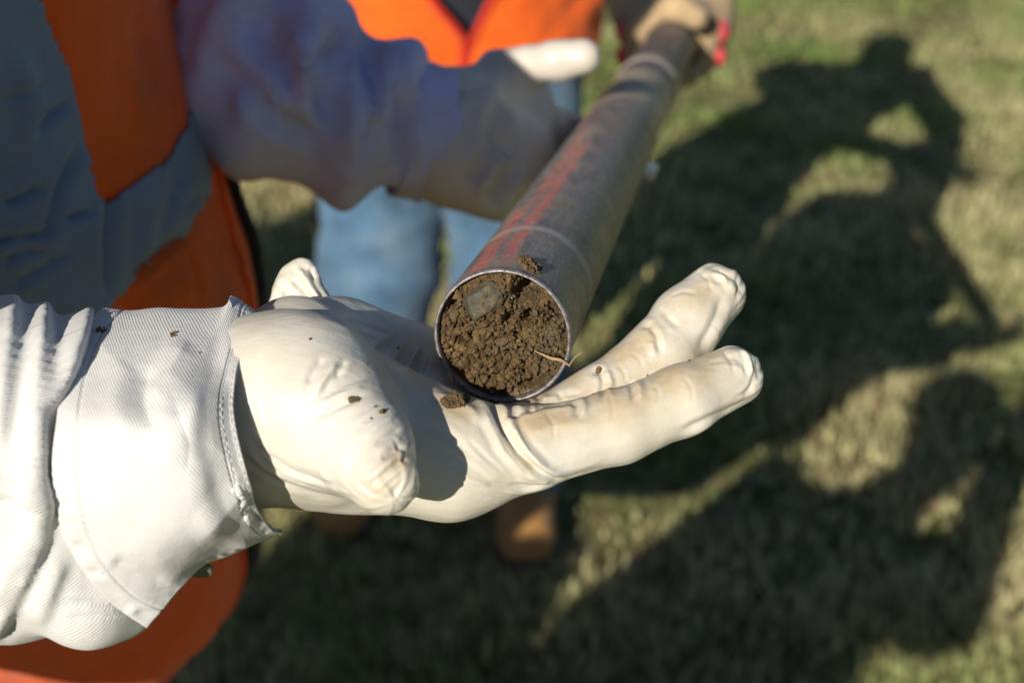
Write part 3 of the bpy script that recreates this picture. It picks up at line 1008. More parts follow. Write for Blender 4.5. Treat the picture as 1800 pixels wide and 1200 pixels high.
def build_near_glove():
    chains = dict(
        wrist=[(300, 735, .462, .027), (440, 725, .466, .027), (520, 700, .465, .027)],
        heel=[(500, 720, .47, .027), (620, 765, .475, .022), (760, 800, .478, .018)],
        thenar=[(466, 714, .469, .0200), (496, 706, .462, .0222), (532, 700, .457, .0232), (586, 738, .447, .0180), (642, 786, .436, .0134), (676, 838, .424, .0106)],
        thumbside=[(470, 748, .467, .0185), (495, 748, .462, .018), (556, 780, .458, .0125), (600, 822, .453, .0075)],
        m1=[(560, 750, .468, .019), (800, 808, .474, .0155), (925, 792, .476, .0135)],
        m2=[(560, 700, .488, .018), (800, 770, .491, .0135), (950, 757, .497, .0125)],
        m3=[(570, 650, .510, .018), (780, 745, .515, .0135), (935, 770, .516, .012)],
        m4=[(590, 622, .528, .0155), (735, 660, .531, .0135), (800, 715, .535, .013), (895, 765, .540, .0115)],
        hyp=[(470, 650, .492, .016), (520, 625, .50, .017), (600, 614, .522, .0135), (700, 640, .53, .0125)],
        index=[(925, 792, .476, .0133), (1085, 750, .482, .0122), (1200, 704, .489, .0121), (1286, 660, .497, .0107)],
        middle=[(950, 757, .497, .0122), (1062, 698, .505, .0118), (1158, 626, .514, .0126), (1208, 566, .521, .0127), (1256, 517, .527, .0113)],
        ring=[(935, 770, .516, .0115), (1048, 692, .548, .0112), (1092, 672, .573, .0105), (1122, 664, .592, .0092)],
        pinky=[(895, 765, .540, .011), (985, 722, .572, .010), (1030, 705, .590, .0095), (1060, 695, .602, .0082)],
    )
    ch = {k: pchain(r) for k, r in chains.items()}
    lo, hi = bounds(list(ch.values()), .006)
    S = SDF(lo, hi, .00064)
    for k in ('wrist', 'heel', 'm1', 'm2', 'm3', 'm4', 'hyp'):
        S.chain(ch[k], .014)
    S.chain(ch['thumbside'], .010)
    S.chain(ch['thenar'], .009)
    for k in ('pinky', 'ring', 'middle', 'index'):
        S.chain(ch[k], .0035)
    # palm hollow where the tube lies
    S.cap(TA - TD * .0005, TA + TD * .2, TR + .0006, TR + .0006, .004, sub=True)
    v, f = S.mesh()
    v = laplace(v, f, 2)
    # general skin-tight wrinkling
    N = vnormals(v, f)
    v = v + N * (.0004 * fbm(v * 60, 2, 21))[:, None]
    # pleated fingertips: ridges running over the tips
    for tip, base, r in (((1286, 660, .497), (1200, 703, .489), .0107), ((1256, 517, .527), (1208, 566, .521), .0113), ((674, 836, .423), (640, 770, .435), .0108)):
        t = P(*tip); b = P(*base)
        d = (t - b) / np.linalg.norm(t - b)
        rel = v - t
        ax = rel @ d
        rad = rel - ax[:, None] * d
        e1 = np.cross(d, V3(0, 0, 1)); e1 /= np.linalg.norm(e1); e2 = np.cross(d, e1)
        an = np.arctan2(rad @ e1, rad @ e2)
        near = np.linalg.norm(rel, axis=1) < .022
        wgt = np.where(near, np.clip((ax + .006) / .010, 0, 1), 0)
        nz = vnoise(np.stack([np.cos(an) * 2.6, np.sin(an) * 2.6, ax * 60], 1), 77)
        pl = 1 - 2 * np.abs(vnoise(np.stack([np.cos(an) * 3.1 + 4, np.sin(an) * 3.1, ax * 90], 1), 78))
        v = v + N * (wgt * (.00045 * nz + .00045 * pl))[:, None]
    st = [
        # thumb
        ([(646, 858), (684, 824), (722, 798)], 7, -1.8), ([(670, 806), (690, 794), (712, 780)], 7, -2.0), ([(655, 842), (690, 808), (726, 778)], 6, 1.4),
        ([(655, 784), (680, 768), (704, 750)], 6, -1.1), ([(640, 770), (668, 748), (694, 730)], 5, .9), ([(690, 870), (705, 850), (712, 830)], 5, -.9),
        ([(620, 760), (650, 735), (676, 722)], 5, -.8), ([(560, 716), (600, 696), (646, 672)], 7, 1.1), ([(552, 735), (590, 712), (640, 692)], 7, -1.0),
        ([(538, 674), (552, 650), (568, 628)], 6, -1.0), ([(551, 694), (575, 660), (592, 636)], 6, .9), ([(590, 660), (600, 645), (608, 635)], 5, -.9), ([(565, 690), (585, 665), (602, 652)], 5, -.8),
        ([(424, 780), (465, 822), (528, 848), (612, 868)], 6, 1.1), ([(430, 805), (480, 842), (550, 866), (620, 880)], 5, -.9), ([(430, 760), (470, 800), (520, 828), (560, 840)], 5, -.7),
        ([(560, 820), (570, 838), (585, 845)], 5, .9), ([(610, 800), (618, 830), (622, 860)], 6, -.6), ([(600, 770), (606, 800), (612, 830)], 6, .6),
        # index base roll and palm creases
        ([(858, 694), (872, 722), (886, 755), (909, 790), (943, 826), (984, 848)], 5, -2.4), ([(872, 692), (890, 724), (903, 755), (926, 790), (960, 824), (1000, 838)], 7, 1.4),
        ([(845, 705), (860, 745), (884, 792), (920, 832), (965, 852)], 7, 1.3),
        ([(884, 738), (915, 722), (960, 710), (1010, 704)], 5, -1.6), ([(884, 688), (905, 712), (925, 722)], 6, 1.2), ([(935, 690), (948, 702), (944, 714)], 5, -1.5), ([(850, 700), (880, 688), (910, 690)], 6, 1.3),
        ([(915, 692), (930, 706), (935, 722)], 4, -1.2), ([(1006, 704), (1014, 716), (1012, 732)], 5, -1.0), ([(1022, 698), (1028, 712), (1026, 730)], 5, .8),
        ([(1118, 668), (1126, 684), (1125, 700)], 6, 1.0), ([(1106, 672), (1112, 690), (1110, 705)], 4, -.7), ([(1196, 758), (1255, 731), (1329, 699)], 6, -.9), ([(1205, 768), (1262, 742), (1320, 716)], 5, .4),
        ([(1330, 630), (1334, 662), (1305, 702)], 5, -.8), ([(1300, 612), (1318, 630), (1322, 660)], 5, .9), ([(1268, 625), (1298, 632), (1318, 650)], 5, -.7),
        ([(970, 842), (1010, 836), (1060, 822)], 5, -.8), ([(1020, 780), (1060, 772), (1110, 765)], 7, -.5), ([(930, 760), (980, 748), (1040, 742)], 8, .5),
        # middle finger
        ([(1128, 574), (1142, 572), (1155, 590), (1160, 620)], 5, -1.2), ([(1144, 600), (1150, 625)], 6, .9), ([(1040, 655), (1056, 652), (1062, 672), (1056, 700)], 5, -1.4), ([(1066, 650), (1074, 672), (1068, 692)], 5, .9),
        ([(1268, 524), (1262, 550), (1246, 584), (1228, 612)], 7, -1.0), ([(1290, 520), (1280, 550), (1262, 588)], 7, .3), ([(1240, 468), (1270, 474), (1296, 492), (1306, 520)], 5, -1.1), ([(1250, 480), (1272, 488), (1288, 510)], 5, .9),
        ([(1215, 490), (1250, 482), (1270, 500)], 6, -.6), ([(1160, 540), (1175, 560), (1195, 575)], 5, -.6),
        ([(1020, 690), (1000, 694), (975, 700)], 5, -.9),
        ([(1262, 470), (1278, 486), (1282, 506)], 3, -.6), ([(1226, 476), (1244, 490), (1250, 512)], 3, -.5), ([(1296, 478), (1300, 500), (1294, 525)], 3, -.6), ([(1180, 520), (1200, 512), (1225, 516)], 3, -.35),
        ([(1298, 612), (1310, 634), (1312, 660)], 3, -.6), ([(1318, 622), (1326, 650), (1318, 690)], 3, -.6), ([(1270, 615), (1284, 632), (1290, 655)], 3, -.4), ([(1240, 640), (1270, 634), (1300, 640)], 3, -.35), ([(1290, 700), (1310, 690), (1330, 672)], 3, -.5),
        ([(1200, 660), (1215, 680), (1218, 705)], 3, -.3), ([(1150, 676), (1158, 690), (1156, 708)], 3, -.3), ([(960, 726), (972, 745), (974, 770)], 3, -.35), ([(1068, 690), (1076, 712), (1076, 736)], 3, -.3),
        ([(905, 742), (912, 770), (930, 800), (955, 820)], 3, .5), ([(1085, 640), (1098, 655), (1100, 672)], 3, -.35), ([(1110, 620), (1124, 630), (1130, 648)], 3, -.3), ([(980, 690), (990, 700), (986, 712)], 3, -.5),
        ([(600, 690), (620, 684), (648, 676)], 3, -.5), ([(575, 712), (598, 704), (628, 694)], 3, .5), ([(640, 742), (664, 728), (684, 716)], 3, -.5), ([(650, 756), (676, 740), (700, 728)], 3, .4), ([(630, 730), (652, 716), (672, 706)], 3, -.4),
        ([(662, 776), (684, 762), (706, 752)], 3, -.6), ([(668, 860), (694, 842), (716, 822)], 3, -.6), ([(640, 872), (664, 866), (690, 852)], 3, -.3), ([(690, 770), (706, 790), (714, 812)], 3, -.5), ([(560, 700), (572, 680), (582, 662)], 3, -.5), ([(530, 700), (542, 676), (552, 655)], 3, -.35),
        ([(540, 850), (580, 862), (630, 878)], 3, -.5), ([(470, 800), (520, 832), (575, 850)], 3, -.5), ([(450, 790), (500, 830), (560, 850)], 3, .4), ([(440, 700), (446, 740), (462, 780)], 3, -.35), ([(452, 690), (458, 730), (474, 770)], 3, .3),
        ([(900, 850), (935, 856), (975, 850)], 3, -.7), ([(880, 862), (920, 866), (965, 856)], 3, .5), ([(830, 850), (870, 864), (920, 872)], 3, -.5), ([(990, 842), (1015, 838), (1040, 832)], 3, -.5), ([(820, 770), (850, 800), (890, 835)], 4, -.4), ([(780, 790), (820, 815), (860, 840)], 4, -.4),
        ([(680, 610), (695, 596), (706, 586)], 3, -.5), ([(706, 646), (716, 628), (726, 612)], 3, -.6), ([(745, 655), (752, 640), (756, 625)], 3, -.6), ([(600, 562), (640, 572), (690, 590)], 3, -.3), ([(590, 570), (640, 584), (680, 600)], 3, .25),
        # shaded palm and heel of the hand
        ([(700, 640), (712, 620), (720, 606)], 6, -1.4), ([(730, 650), (740, 630), (748, 615)], 6, -1.2), ([(715, 648), (727, 626), (736, 610)], 6, 1.0), ([(660, 620), (690, 600), (700, 588)], 6, -.8),
        ([(720, 800), (760, 830), (820, 850)], 7, -.6), ([(850, 850), (890, 858), (930, 860)], 6, -.9), ([(800, 830), (860, 858), (920, 868)], 6, .8), ([(760, 690), (790, 700), (830, 720), (850, 745)], 7, .8),
        ([(740, 740), (780, 760), (830, 800)], 8, -.6),
    ]
    st = [(p_, w_, a_ * (.85 if not (w_ >= 5 and p_[0][0] < 735) else (.5 if p_[0][1] > 745 else 1.0))) for p_, w_, a_ in st]
    v = sculpt(v, f, st)
    px = to_px(v); N = vnormals(v, f)
    up = np.clip(N[:, 2] * 1.1 + .25, 0, 1)
    stn = np.zeros(len(v))
    for poly, w, a in (([(900, 735), (1100, 700), (1240, 640)], 55, .9), ([(1020, 680), (1110, 600), (1250, 500)], 50, .8), ([(790, 720), (900, 700), (960, 710)], 45, .8),
                       ([(660, 860), (700, 815)], 26, .9), ([(690, 640), (760, 640)], 50, .5), ([(560, 560), (660, 580)], 20, .3), ([(780, 800), (880, 840)], 50, .25), ([(860, 700), (885, 750), (925, 815)], 16, .8)):
        d, _t = seg_dist(px, poly)
        stn = np.maximum(stn, a * np.exp(-(d / w) ** 2))
    stn = stn * np.where(px[:, 0] > 760, .25 + .75 * up, 1)
    g = mesh_np('glove', v, f, GLOVE, worker, col=np.repeat(stn[:, None], 3, 1))
    g['label'] = 'white latex glove on the upturned palm, stained tan on the fingers'
    md = g.modifiers.new('s', 'SMOOTH'); md.factor = .5; md.iterations = 1
    # loose folded tip of glove latex standing behind the wrist
    c = pchain([(532, 590, .525, .0125), (528, 550, .525, .0115), (524, 512, .524, .0085), (527, 486, .523, .0055), (534, 474, .523, .0035)])
    lo, hi = bounds([c], .006)
    S = SDF(lo, hi, .0007)
    S.chain(c, .004, squash=(AF + .3 * AR, .75))
    S.cap(P(548, 500, .519), P(566, 545, .519), .0035, .0045, .004)
    S.cap(P(500, 500, .519), P(486, 545, .519), .0025, .004, .004)
    v, f = S.mesh()
    v = laplace(v, f, 2)
    N = vnormals(v, f)
    v = v + N * (.0006 * fbm(v * 140, 3, 5))[:, None]
    v = sculpt(v, f, [([(515, 492), (530, 505), (548, 530)], 5, -1.8), ([(522, 470), (536, 488), (556, 520), (560, 532)], 5, 1.4), ([(500, 505), (510, 540), (506, 560)], 6, -.9), ([(545, 470), (556, 492)], 4, -1.4)])
    t = mesh_np('glove_cuff', v, f, GLOVE, worker)
    t['label'] = 'pointed folded flap of loose latex standing behind the wrist'


build_near_glove()


def build_far_glove():
    rows = [
        [(700, 232, .852, .026), (775, 238, .85, .030), (830, 235, .855, .032)],
        [(790, 190, .86, .022), (880, 170, .875, .018), (925, 165, .885, .014)],
        [(800, 235, .86, .028), (900, 225, .88, .020), (960, 240, .90, .015)],
        [(800, 275, .85, .026), (890, 285, .86, .020), (940, 300, .87, .016)],
        [(800, 300, .84, .018), (870, 325, .84, .016), (915, 345, .85, .014)],
    ]
    fing = [
        [(875, 130, .875, .0150), (925, 118, .862, .0118), (975, 110, .852, .0115), (1026, 99, .846, .0098)],            # thumb, over the tube side
        [(945, 205, .90, .012), (1010, 235, .945, .0105), (1060, 250, .97, .010), (1090, 235, .985, .009)],
        [(955, 245, .895, .012), (1020, 275, .93, .0105), (1070, 290, .95, .010), (1105, 270, .96, .009)],
        [(945, 290, .875, .012), (1005, 325, .90, .0105), (1060, 345, .91, .010), (1095, 325, .92, .009)],
        [(915, 340, .85, .011), (965, 375, .865, .0095), (1010, 390, .875, .009), (1040, 380, .88, .008)],
    ]
    ch = [pchain(r) for r in rows + fing]
    lo, hi = bounds(ch, .01)
    S = SDF(lo, hi, .0022)
    for c in ch[:5]:
        S.chain(c, .018)
    for c in ch[5:]:
        S.chain(c, .006)
    S.cap(TA + TD * .1, TA + TD * .7, TR + .0008, TR + .0008, .003, sub=True)
    v, f = S.mesh()
    v = laplace(v, f, 1)
    N = vnormals(v, f)
    v = v + N * (.0011 * fbm(v * 40, 3, 5))[:, None]
    v = sculpt(v, f, [([(905, 290), (880, 330), (860, 360)], 12, -7), ([(880, 180), (870, 240), (900, 280)], 14, -5), ([(820, 320), (850, 290), (860, 250)], 12, -4), ([(760, 150), (800, 160), (860, 150)], 9, -1.5)])
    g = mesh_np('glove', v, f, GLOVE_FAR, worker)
    g['label'] = 'grey shaded glove under the middle of the tube with a sunlit thumb'
    c0 = P(768, 240, .851); dd = P(830, 238, .858) - c0; dd /= np.linalg.norm(dd)
    a1 = np.cross(dd, AF); a1 /= np.linalg.norm(a1); a2 = np.cross(dd, a1)
    tt = np.linspace(0, 2 * np.pi, 50)
    ring = c0 + .0315 * (np.cos(tt)[:, None] * a1 + np.sin(tt)[:, None] * a2) + dd * (.004 * np.sin(tt * 2))[:, None]
    tv, tf = tube_mesh(ring, .0018, 8)
    mesh_np('rolled_edge', tv, tf, GLOVE, g)


build_far_glove()


# vest
def build_vest():
    zt = np.array([.70, .80, .87, .97, 1.06, 1.155, 1.25, 1.31, 1.38, 1.44])
    fx = np.array([-.330, -.290, -.243, -.161, -.140, -.141, -.156, -.166, -.180, -.215])
    bx = np.array([-.64, -.63, -.62, -.58, -.54, -.50, -.49, -.485, -.475, -.45])
    hb = np.array([.11, .12, .13, .155, .175, .184, .186, .19, .19, .16])
    nz, nt = 330, 450
    z = np.linspace(.76, 1.44, nz)
    th = np.linspace(0, 2 * np.pi, nt, endpoint=False)
    fxx, bxx, hbb = np.interp(z, zt, fx), np.interp(z, zt, bx), np.interp(z, zt, hb)
    ct, s_ = np.cos(th), np.sin(th)
    n = 2.5
    yc = np.interp(z, [.76, .95, 1.1], [.84, .78, .735])[:, None]
    tgt_y = [-400, 0, 100, 200, 350, 450, 500, 540, 980, 1050, 1100, 1200, 1500]
    tgt_x = [270, 320, 345, 370, 402, 440, 451, 450, 428, 368, 322, 200, 0]
    for it in range(6):
        X = ((fxx + bxx) / 2)[:, None] + ((fxx - bxx) / 2)[:, None] * np.sign(ct) * np.abs(ct) ** (2 / n)
        Y = yc + hbb[:, None] * np.sign(s_) * np.abs(s_) ** (2 / n)
        q = to_px(np.stack([X, Y, np.repeat(z[:, None], nt, 1)], -1).reshape(-1, 3)).reshape(nz, nt, 2)
        j = q[..., 0].argmax(1)
        mx, my = q[np.arange(nz), j].T
        fxx = fxx + (np.interp(my, tgt_y, tgt_x) - mx) / FPX * .72 * .8
        fxx = np.maximum(fxx, bxx + .1)
    0 and print('VEST', [(round(z[i],2), mx[i].round(), my[i].round()) for i in range(0, nz, 15)])
    fxx = np.convolve(np.pad(fxx, 12, mode='edge'), np.ones(25) / 25, 'valid')
    cx, a = (fxx + bxx) / 2, (fxx - bxx) / 2
    front_col = (j + 1) % nt
    X = cx[:, None] + a[:, None] * np.sign(ct) * np.abs(ct) ** (2 / n)
    Y = yc + hbb[:, None] * np.sign(s_) * np.abs(s_) ** (2 / n)
    V = np.stack([X, Y, np.repeat(z[:, None], nt, 1)], -1).reshape(-1, 3)
    f = grid_faces(nz, nt, True)[:, ::-1]
    N = vnormals(V, f)
    c0 = np.array([cx.mean(), .735, 1.1])
    if ((V - c0) * N).sum() < 0:
        f = f[:, ::-1]; N = -N
    nn = .004 * vnoise(V * np.array([9, 9, 4.5]), 3) + .003 * fbm(V * np.array([22, 22, 12]), 3, 6)
    V = V + N * nn[:, None]
    st = [([(60, 235), (90, 200), (120, 178)], 9, -6), ([(0, 360), (40, 345), (70, 327)], 8, -6), ([(-40, 425), (0, 423), (80, 412), (105, 320), (140, 250)], 9, -7), ([(0, 180), (40, 165), (70, 150)], 8, -4), ([(0, 460), (40, 440), (90, 445)], 9, -5),
          ([(107, 387), (163, 369)], 8, -6), ([(192, 330), (188, 420), (186, 520)], 10, -8), ([(225, 490), (280, 443), (322, 410)], 10, -8), ([(240, 330), (260, 380), (250, 440)], 12, 4), ([(300, 260), (310, 320), (290, 380)], 10, -5), ([(120, 440), (60, 480), (20, 500)], 9, -5),
          ([(20, 90), (60, 170), (40, 260)], 14, 3), ([(220, 60), (240, 160), (250, 240)], 14, 2.5), ([(300, 330), (320, 360), (360, 340)], 10, -3), ([(330, 440), (350, 500), (350, 540)], 10, -3),
          ([(160, 1085), (220, 1040), (300, 1010)], 12, -3), ([(100, 1150), (180, 1130), (260, 1080)], 12, 3)]
    V = sculpt(V, f, [(p_, w_, a_ * .6) for p_, w_, a_ in st])
    N = vnormals(V, f)
    px = to_px(V)
    front = np.einsum('ij,ij->i', N, CAM - V) > 0
    jag = np.stack([px[:, 0] + 4 * vnoise(px[:, [0, 1, 1]] * .10, 8), px[:, 1] + 4 * vnoise(px[:, [1, 0, 0]] * .10, 9)], 1)
    poly = [(-400, -200), (50, -200), (72, 0), (120, 125), (150, 260), (176, 352), (192, 350), (232, 318), (290, 278), (322, 222), (330, 190), (347, 178), (356, 200), (362, 260), (372, 335),
            (332, 402), (328, 420), (290, 440), (262, 468), (200, 530), (180, 560), (-400, 560)]
    inside = in_poly(jag, poly) & front
    binding = front & (np.abs(px[:, 0] - np.interp(px[:, 1], [-100, 0, 100, 200, 350, 450, 500, 540, 980], [300, 315, 340, 366, 400, 438, 449, 446, 430])) < 0)
    fc_in = inside[f].all(1)
    vest = mesh_np('safety_vest', V, f, ORANGE, worker)
    vest['label'] = 'orange safety vest with a broad grey reflective band and black edging'
    md = vest.modifiers.new('t', 'SOLIDIFY'); md.thickness = .0015
    # reflective band: a sheet of its own, just proud of the fabric
    ff = f[fc_in]
    used, inv = np.unique(ff, return_inverse=True)
    VV = V[used] + N[used] * .0016
    r = mesh_np('reflective_band', VV, inv.reshape(-1, 4), GREYREF, vest)
    md = r.modifiers.new('t', 'SOLIDIFY'); md.thickness = .0012; md.offset = -.5
    # black binding along the front edge: follows the front-most line of each row, then the hem
    G = V.reshape(nz, nt, 3)
    k = int(nt * .985)
    kk = front_col
    path = [G[i, kk[i]] + N.reshape(nz, nt, 3)[i, kk[i]] * .001 for i in range(6, nz - 2, 3)]
    path = np.array(path)
    ker = np.array([.2, .6, .2])
    tv, tf = tube_mesh(path, np.interp(path[:, 2], [.8, .95, 1.1, 1.4], [.016, .009, .0062, .0058]), 10)
    mesh_np('edge_binding', tv, tf, BLACK, vest)
    path = np.array([G[i, (kk[i] - 14) % nt] + N.reshape(nz, nt, 3)[i, (kk[i] - 14) % nt] * .0015 for i in range(6, nz - 2, 3)])
    tv, tf = tube_mesh(path, .0016, 6)
    mesh_np('piping', tv, tf, ORANGE, vest)
    path = np.array([G[0, j % nt] for j in range(nt + 1)])
    tv, tf = tube_mesh(path, .004, 8)
    mesh_np('hem_binding', tv, tf, BLACK, vest)


build_vest()


# ------------------------------------------------------------------ the sampling tube and its soil
def build_tube():
    e2 = AU - TD * (AU @ TD); e2 /= np.linalg.norm(e2)
    e1 = np.cross(e2, TD)
    if e1 @ AR < 0:
        e1 = -e1
    m = M('scuffed_tube', .38, .5)
    o = m.obj()
    sep = m.n('ShaderNodeSeparateXYZ'); m.l(o, sep.inputs[0])
    x, y, z = sep.outputs
    ang = m.math('ARCTAN2', y, x)                       # 0 right, pi/2 up
    long = m.n('ShaderNodeCombineXYZ')
    m.l(m.math('MULTIPLY', ang, .02), long.inputs[0]); m.l(m.math('MULTIPLY', z, .08), long.inputs[1])
    streak = m.noise(long.outputs[0], 420, 5, .65)
    blot = m.noise(o, 38, 5, .6)
    c = m.ramp(streak, [(.3, (.10, .085, .09)), (.55, (.20, .17, .175)), (.75, (.38, .33, .31))])
    c = m.mix(m.ramp(blot, [(.42, (0, 0, 0)), (.62, (.75,) * 3)]), c, (.33, .27, .19))
    # muddy film on the flank turned away to the right
    def band(src, lo, hi, soft):
        a = m.n('ShaderNodeMapRange'); a.interpolation_type = 'SMOOTHSTEP'
        a.inputs[1].default_value = lo - soft; a.inputs[2].default_value = lo + soft
        m.l(src, a.inputs[0])
        b = m.n('ShaderNodeMapRange'); b.interpolation_type = 'SMOOTHSTEP'
        b.inputs[1].default_value = hi - soft; b.inputs[2].default_value = hi + soft
        m.l(src, b.inputs[0])
        return m.math('SUBTRACT', a.outputs[0], b.outputs[0], True)
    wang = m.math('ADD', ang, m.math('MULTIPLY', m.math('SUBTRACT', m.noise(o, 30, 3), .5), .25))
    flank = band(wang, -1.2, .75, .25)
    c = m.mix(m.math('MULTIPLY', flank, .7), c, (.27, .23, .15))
    broken = m.ramp(m.noise(long.outputs[0], 900, 4, .7), [(.34, (0, 0, 0)), (.52, (1, 1, 1))])
    r1 = m.math('MULTIPLY', band(wang, 1.80, 2.08, .05), band(z, -.02, .11, .015))
    r2 = m.math('MULTIPLY', band(wang, 1.46, 1.68, .05), band(z, .015, .26, .02))
    r3 = m.math('MULTIPLY', band(wang, 1.72, 1.90, .06), band(z, .12, .30, .03))
    red = m.math('MULTIPLY', m.math('MAXIMUM', r1, m.math('MAXIMUM', r2, r3)), broken)
    c = m.mix(m.math('MULTIPLY', red, .72), c, (.75, .16, .10))
    # scuffed rings and clay bands round the tube
    wz = m.math('ADD', z, m.math('MULTIPLY', m.math('SUBTRACT', m.noise(o, 45, 3), .5), .012))
    ring = band(wz, .060, .068, .003)
    c = m.mix(m.math('MULTIPLY', ring, .65), c, (.55, .49, .40))
    c = m.mix(m.math('MULTIPLY', band(wz, .44, .60, .02), .9), c, (.52, .42, .28))
    c = m.mix(m.math('MULTIPLY', band(wz, .655, .70, .006), .85), c, (.52, .44, .34))
    c = m.mix(m.math('MULTIPLY', band(wz, .62, .645, .006), .7), c, (.06, .045, .045))
    c = m.mix(m.math('MULTIPLY', band(wz, .72, .98, .02), .7), c, (.11, .065, .06))
    scr = m.ramp(m.noise(long.outputs[0], 1600, 2, .5), [(.61, (0, 0, 0)), (.66, (.75,) * 3)])
    c = m.mix(scr, c, (.40, .37, .36))
    mud = m.ramp(m.noise(o, 85, 6, .72), [(.53, (0, 0, 0)), (.62, (.8,) * 3)])
    c = m.mix(mud, c, (.22, .16, .09))
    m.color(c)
    m.b.inputs['Metallic'].default_value = .1
    m.l(m.ramp(blot, [(.3, (.30,) * 3), (.7, (.62,) * 3)]), m.b.inputs['Roughness'])
    m.normal(m.bump(streak, .0006, .4, m.bump(m.noise(o, 200, 4), .0006, .3)))
    rimm = M('worn_metal_rim', .45, .5)
    o = rimm.obj()
    rimm.color(rimm.ramp(rimm.noise(o, 400, 5, .7), [(.35, (.10, .09, .08)), (.6, (.30, .28, .28))]))
    rimm.b.inputs['Metallic'].default_value = .4
    rimm.normal(rimm.bump(rimm.noise(o, 900, 3), .0004, .6))
    n = 96
    th = np.linspace(0, 2 * np.pi, n, endpoint=False)
    mw = Matrix(((e1[0], e2[0], TD[0], TA[0]), (e1[1], e2[1], TD[1], TA[1]), (e1[2], e2[2], TD[2], TA[2]), (0, 0, 0, 1)))
    root = thing('soil_sampling_tube', 'long scuffed grey sampling tube with red streaks, its open end resting on the white glove', 'tube', (0, 0, 0))
    root.matrix_world = mw
    def ringmesh(prof, name, mat, wob=0):
        rows = []
        for r, zz in prof:
            rr = r + wob * vnoise(np.stack([np.cos(th) * 9, np.sin(th) * 9, 0 * th + zz * 900], 1), 4)
            rows.append(np.stack([rr * np.cos(th), rr * np.sin(th), 0 * th + zz], 1))
        v = np.array(rows).reshape(-1, 3)
        ob = mesh_np(name, v, grid_faces(len(prof), n, True)[:, ::-1], mat)
        ob.parent = root
        return ob
    L = 1.06
    ringmesh([(TR, .0022)] + [(TR, z_) for z_ in np.linspace(.004, L, 60)] + [(TR - .002, L), (TR - .002, .5), (TR - .0015, .02)], 'barrel', m.m)
    ringmesh([(TR - .0014, .02), (TR - .0013, .003), (TR - .0012, .0003), (TR - .0009, -.0001), (TR - .0004, 0), (TR, .0006), (TR + .00015, .0022), (TR, .0024)], 'rim', rimm.m, .00012)
    # joint collar and clip further down the tube
    ringmesh([(TR + .0001, .665), (TR + .0012, .667), (TR + .0014, .672), (TR + .0012, .684), (TR + .0001, .687)], 'joint_collar', m.m)
    # small bright clip on the right flank
    cm = M('bright_clip', .3); cm.color((.5, .5, .5)); cm.b.inputs['Metallic'].default_value = .8
    bmv = []
    for zz in (.372, .40):
        for r in (TR - .001, TR + .007):
            for a in (-.62, -.42):
                bmv.append((r * math.cos(a), r * math.sin(a), zz))
    cf = [(0, 1, 3, 2), (4, 6, 7, 5), (0, 2, 6, 4), (1, 5, 7, 3), (2, 3, 7, 6), (0, 4, 5, 1)]
    me = bpy.data.meshes.new('clip'); me.from_pydata(bmv, [], cf); me.update()
    c_ = link('clip', me, cm.m); c_.parent = root
    md = c_.modifiers.new('b', 'BEVEL'); md.width = .0012; md.segments = 3
    return root, mw, e1, e2


tube, TMW, E1, E2 = build_tube()


def lump_cloud(centers, radii, seed, jitter=.35, sub=1):
    """angular soil grains: noisy little icospheres joined"""
    import bmesh
    bm = bmesh.new()
    bmesh.ops.create_icosphere(bm, subdivisions=sub, radius=1)
    bv = np.array([x.co[:] for x in bm.verts]); bf = np.array([[w.index for w in p.verts] for p in bm.faces])
    bm.free()
    r = np.random.default_rng(seed)
    n = len(centers)
    V = np.repeat(bv[None], n, 0)
    V = V * (1 + jitter * (r.random((n, len(bv), 1)) - .5) * 2)
    V = V * (radii[:, None, None] * (1 + .6 * (r.random((n, 1, 3)) - .5)))
    V = V + centers[:, None]
    Fc = bf[None] + (np.arange(n) * len(bv))[:, None, None]
    return V.reshape(-1, 3), Fc.reshape(-1, 3)


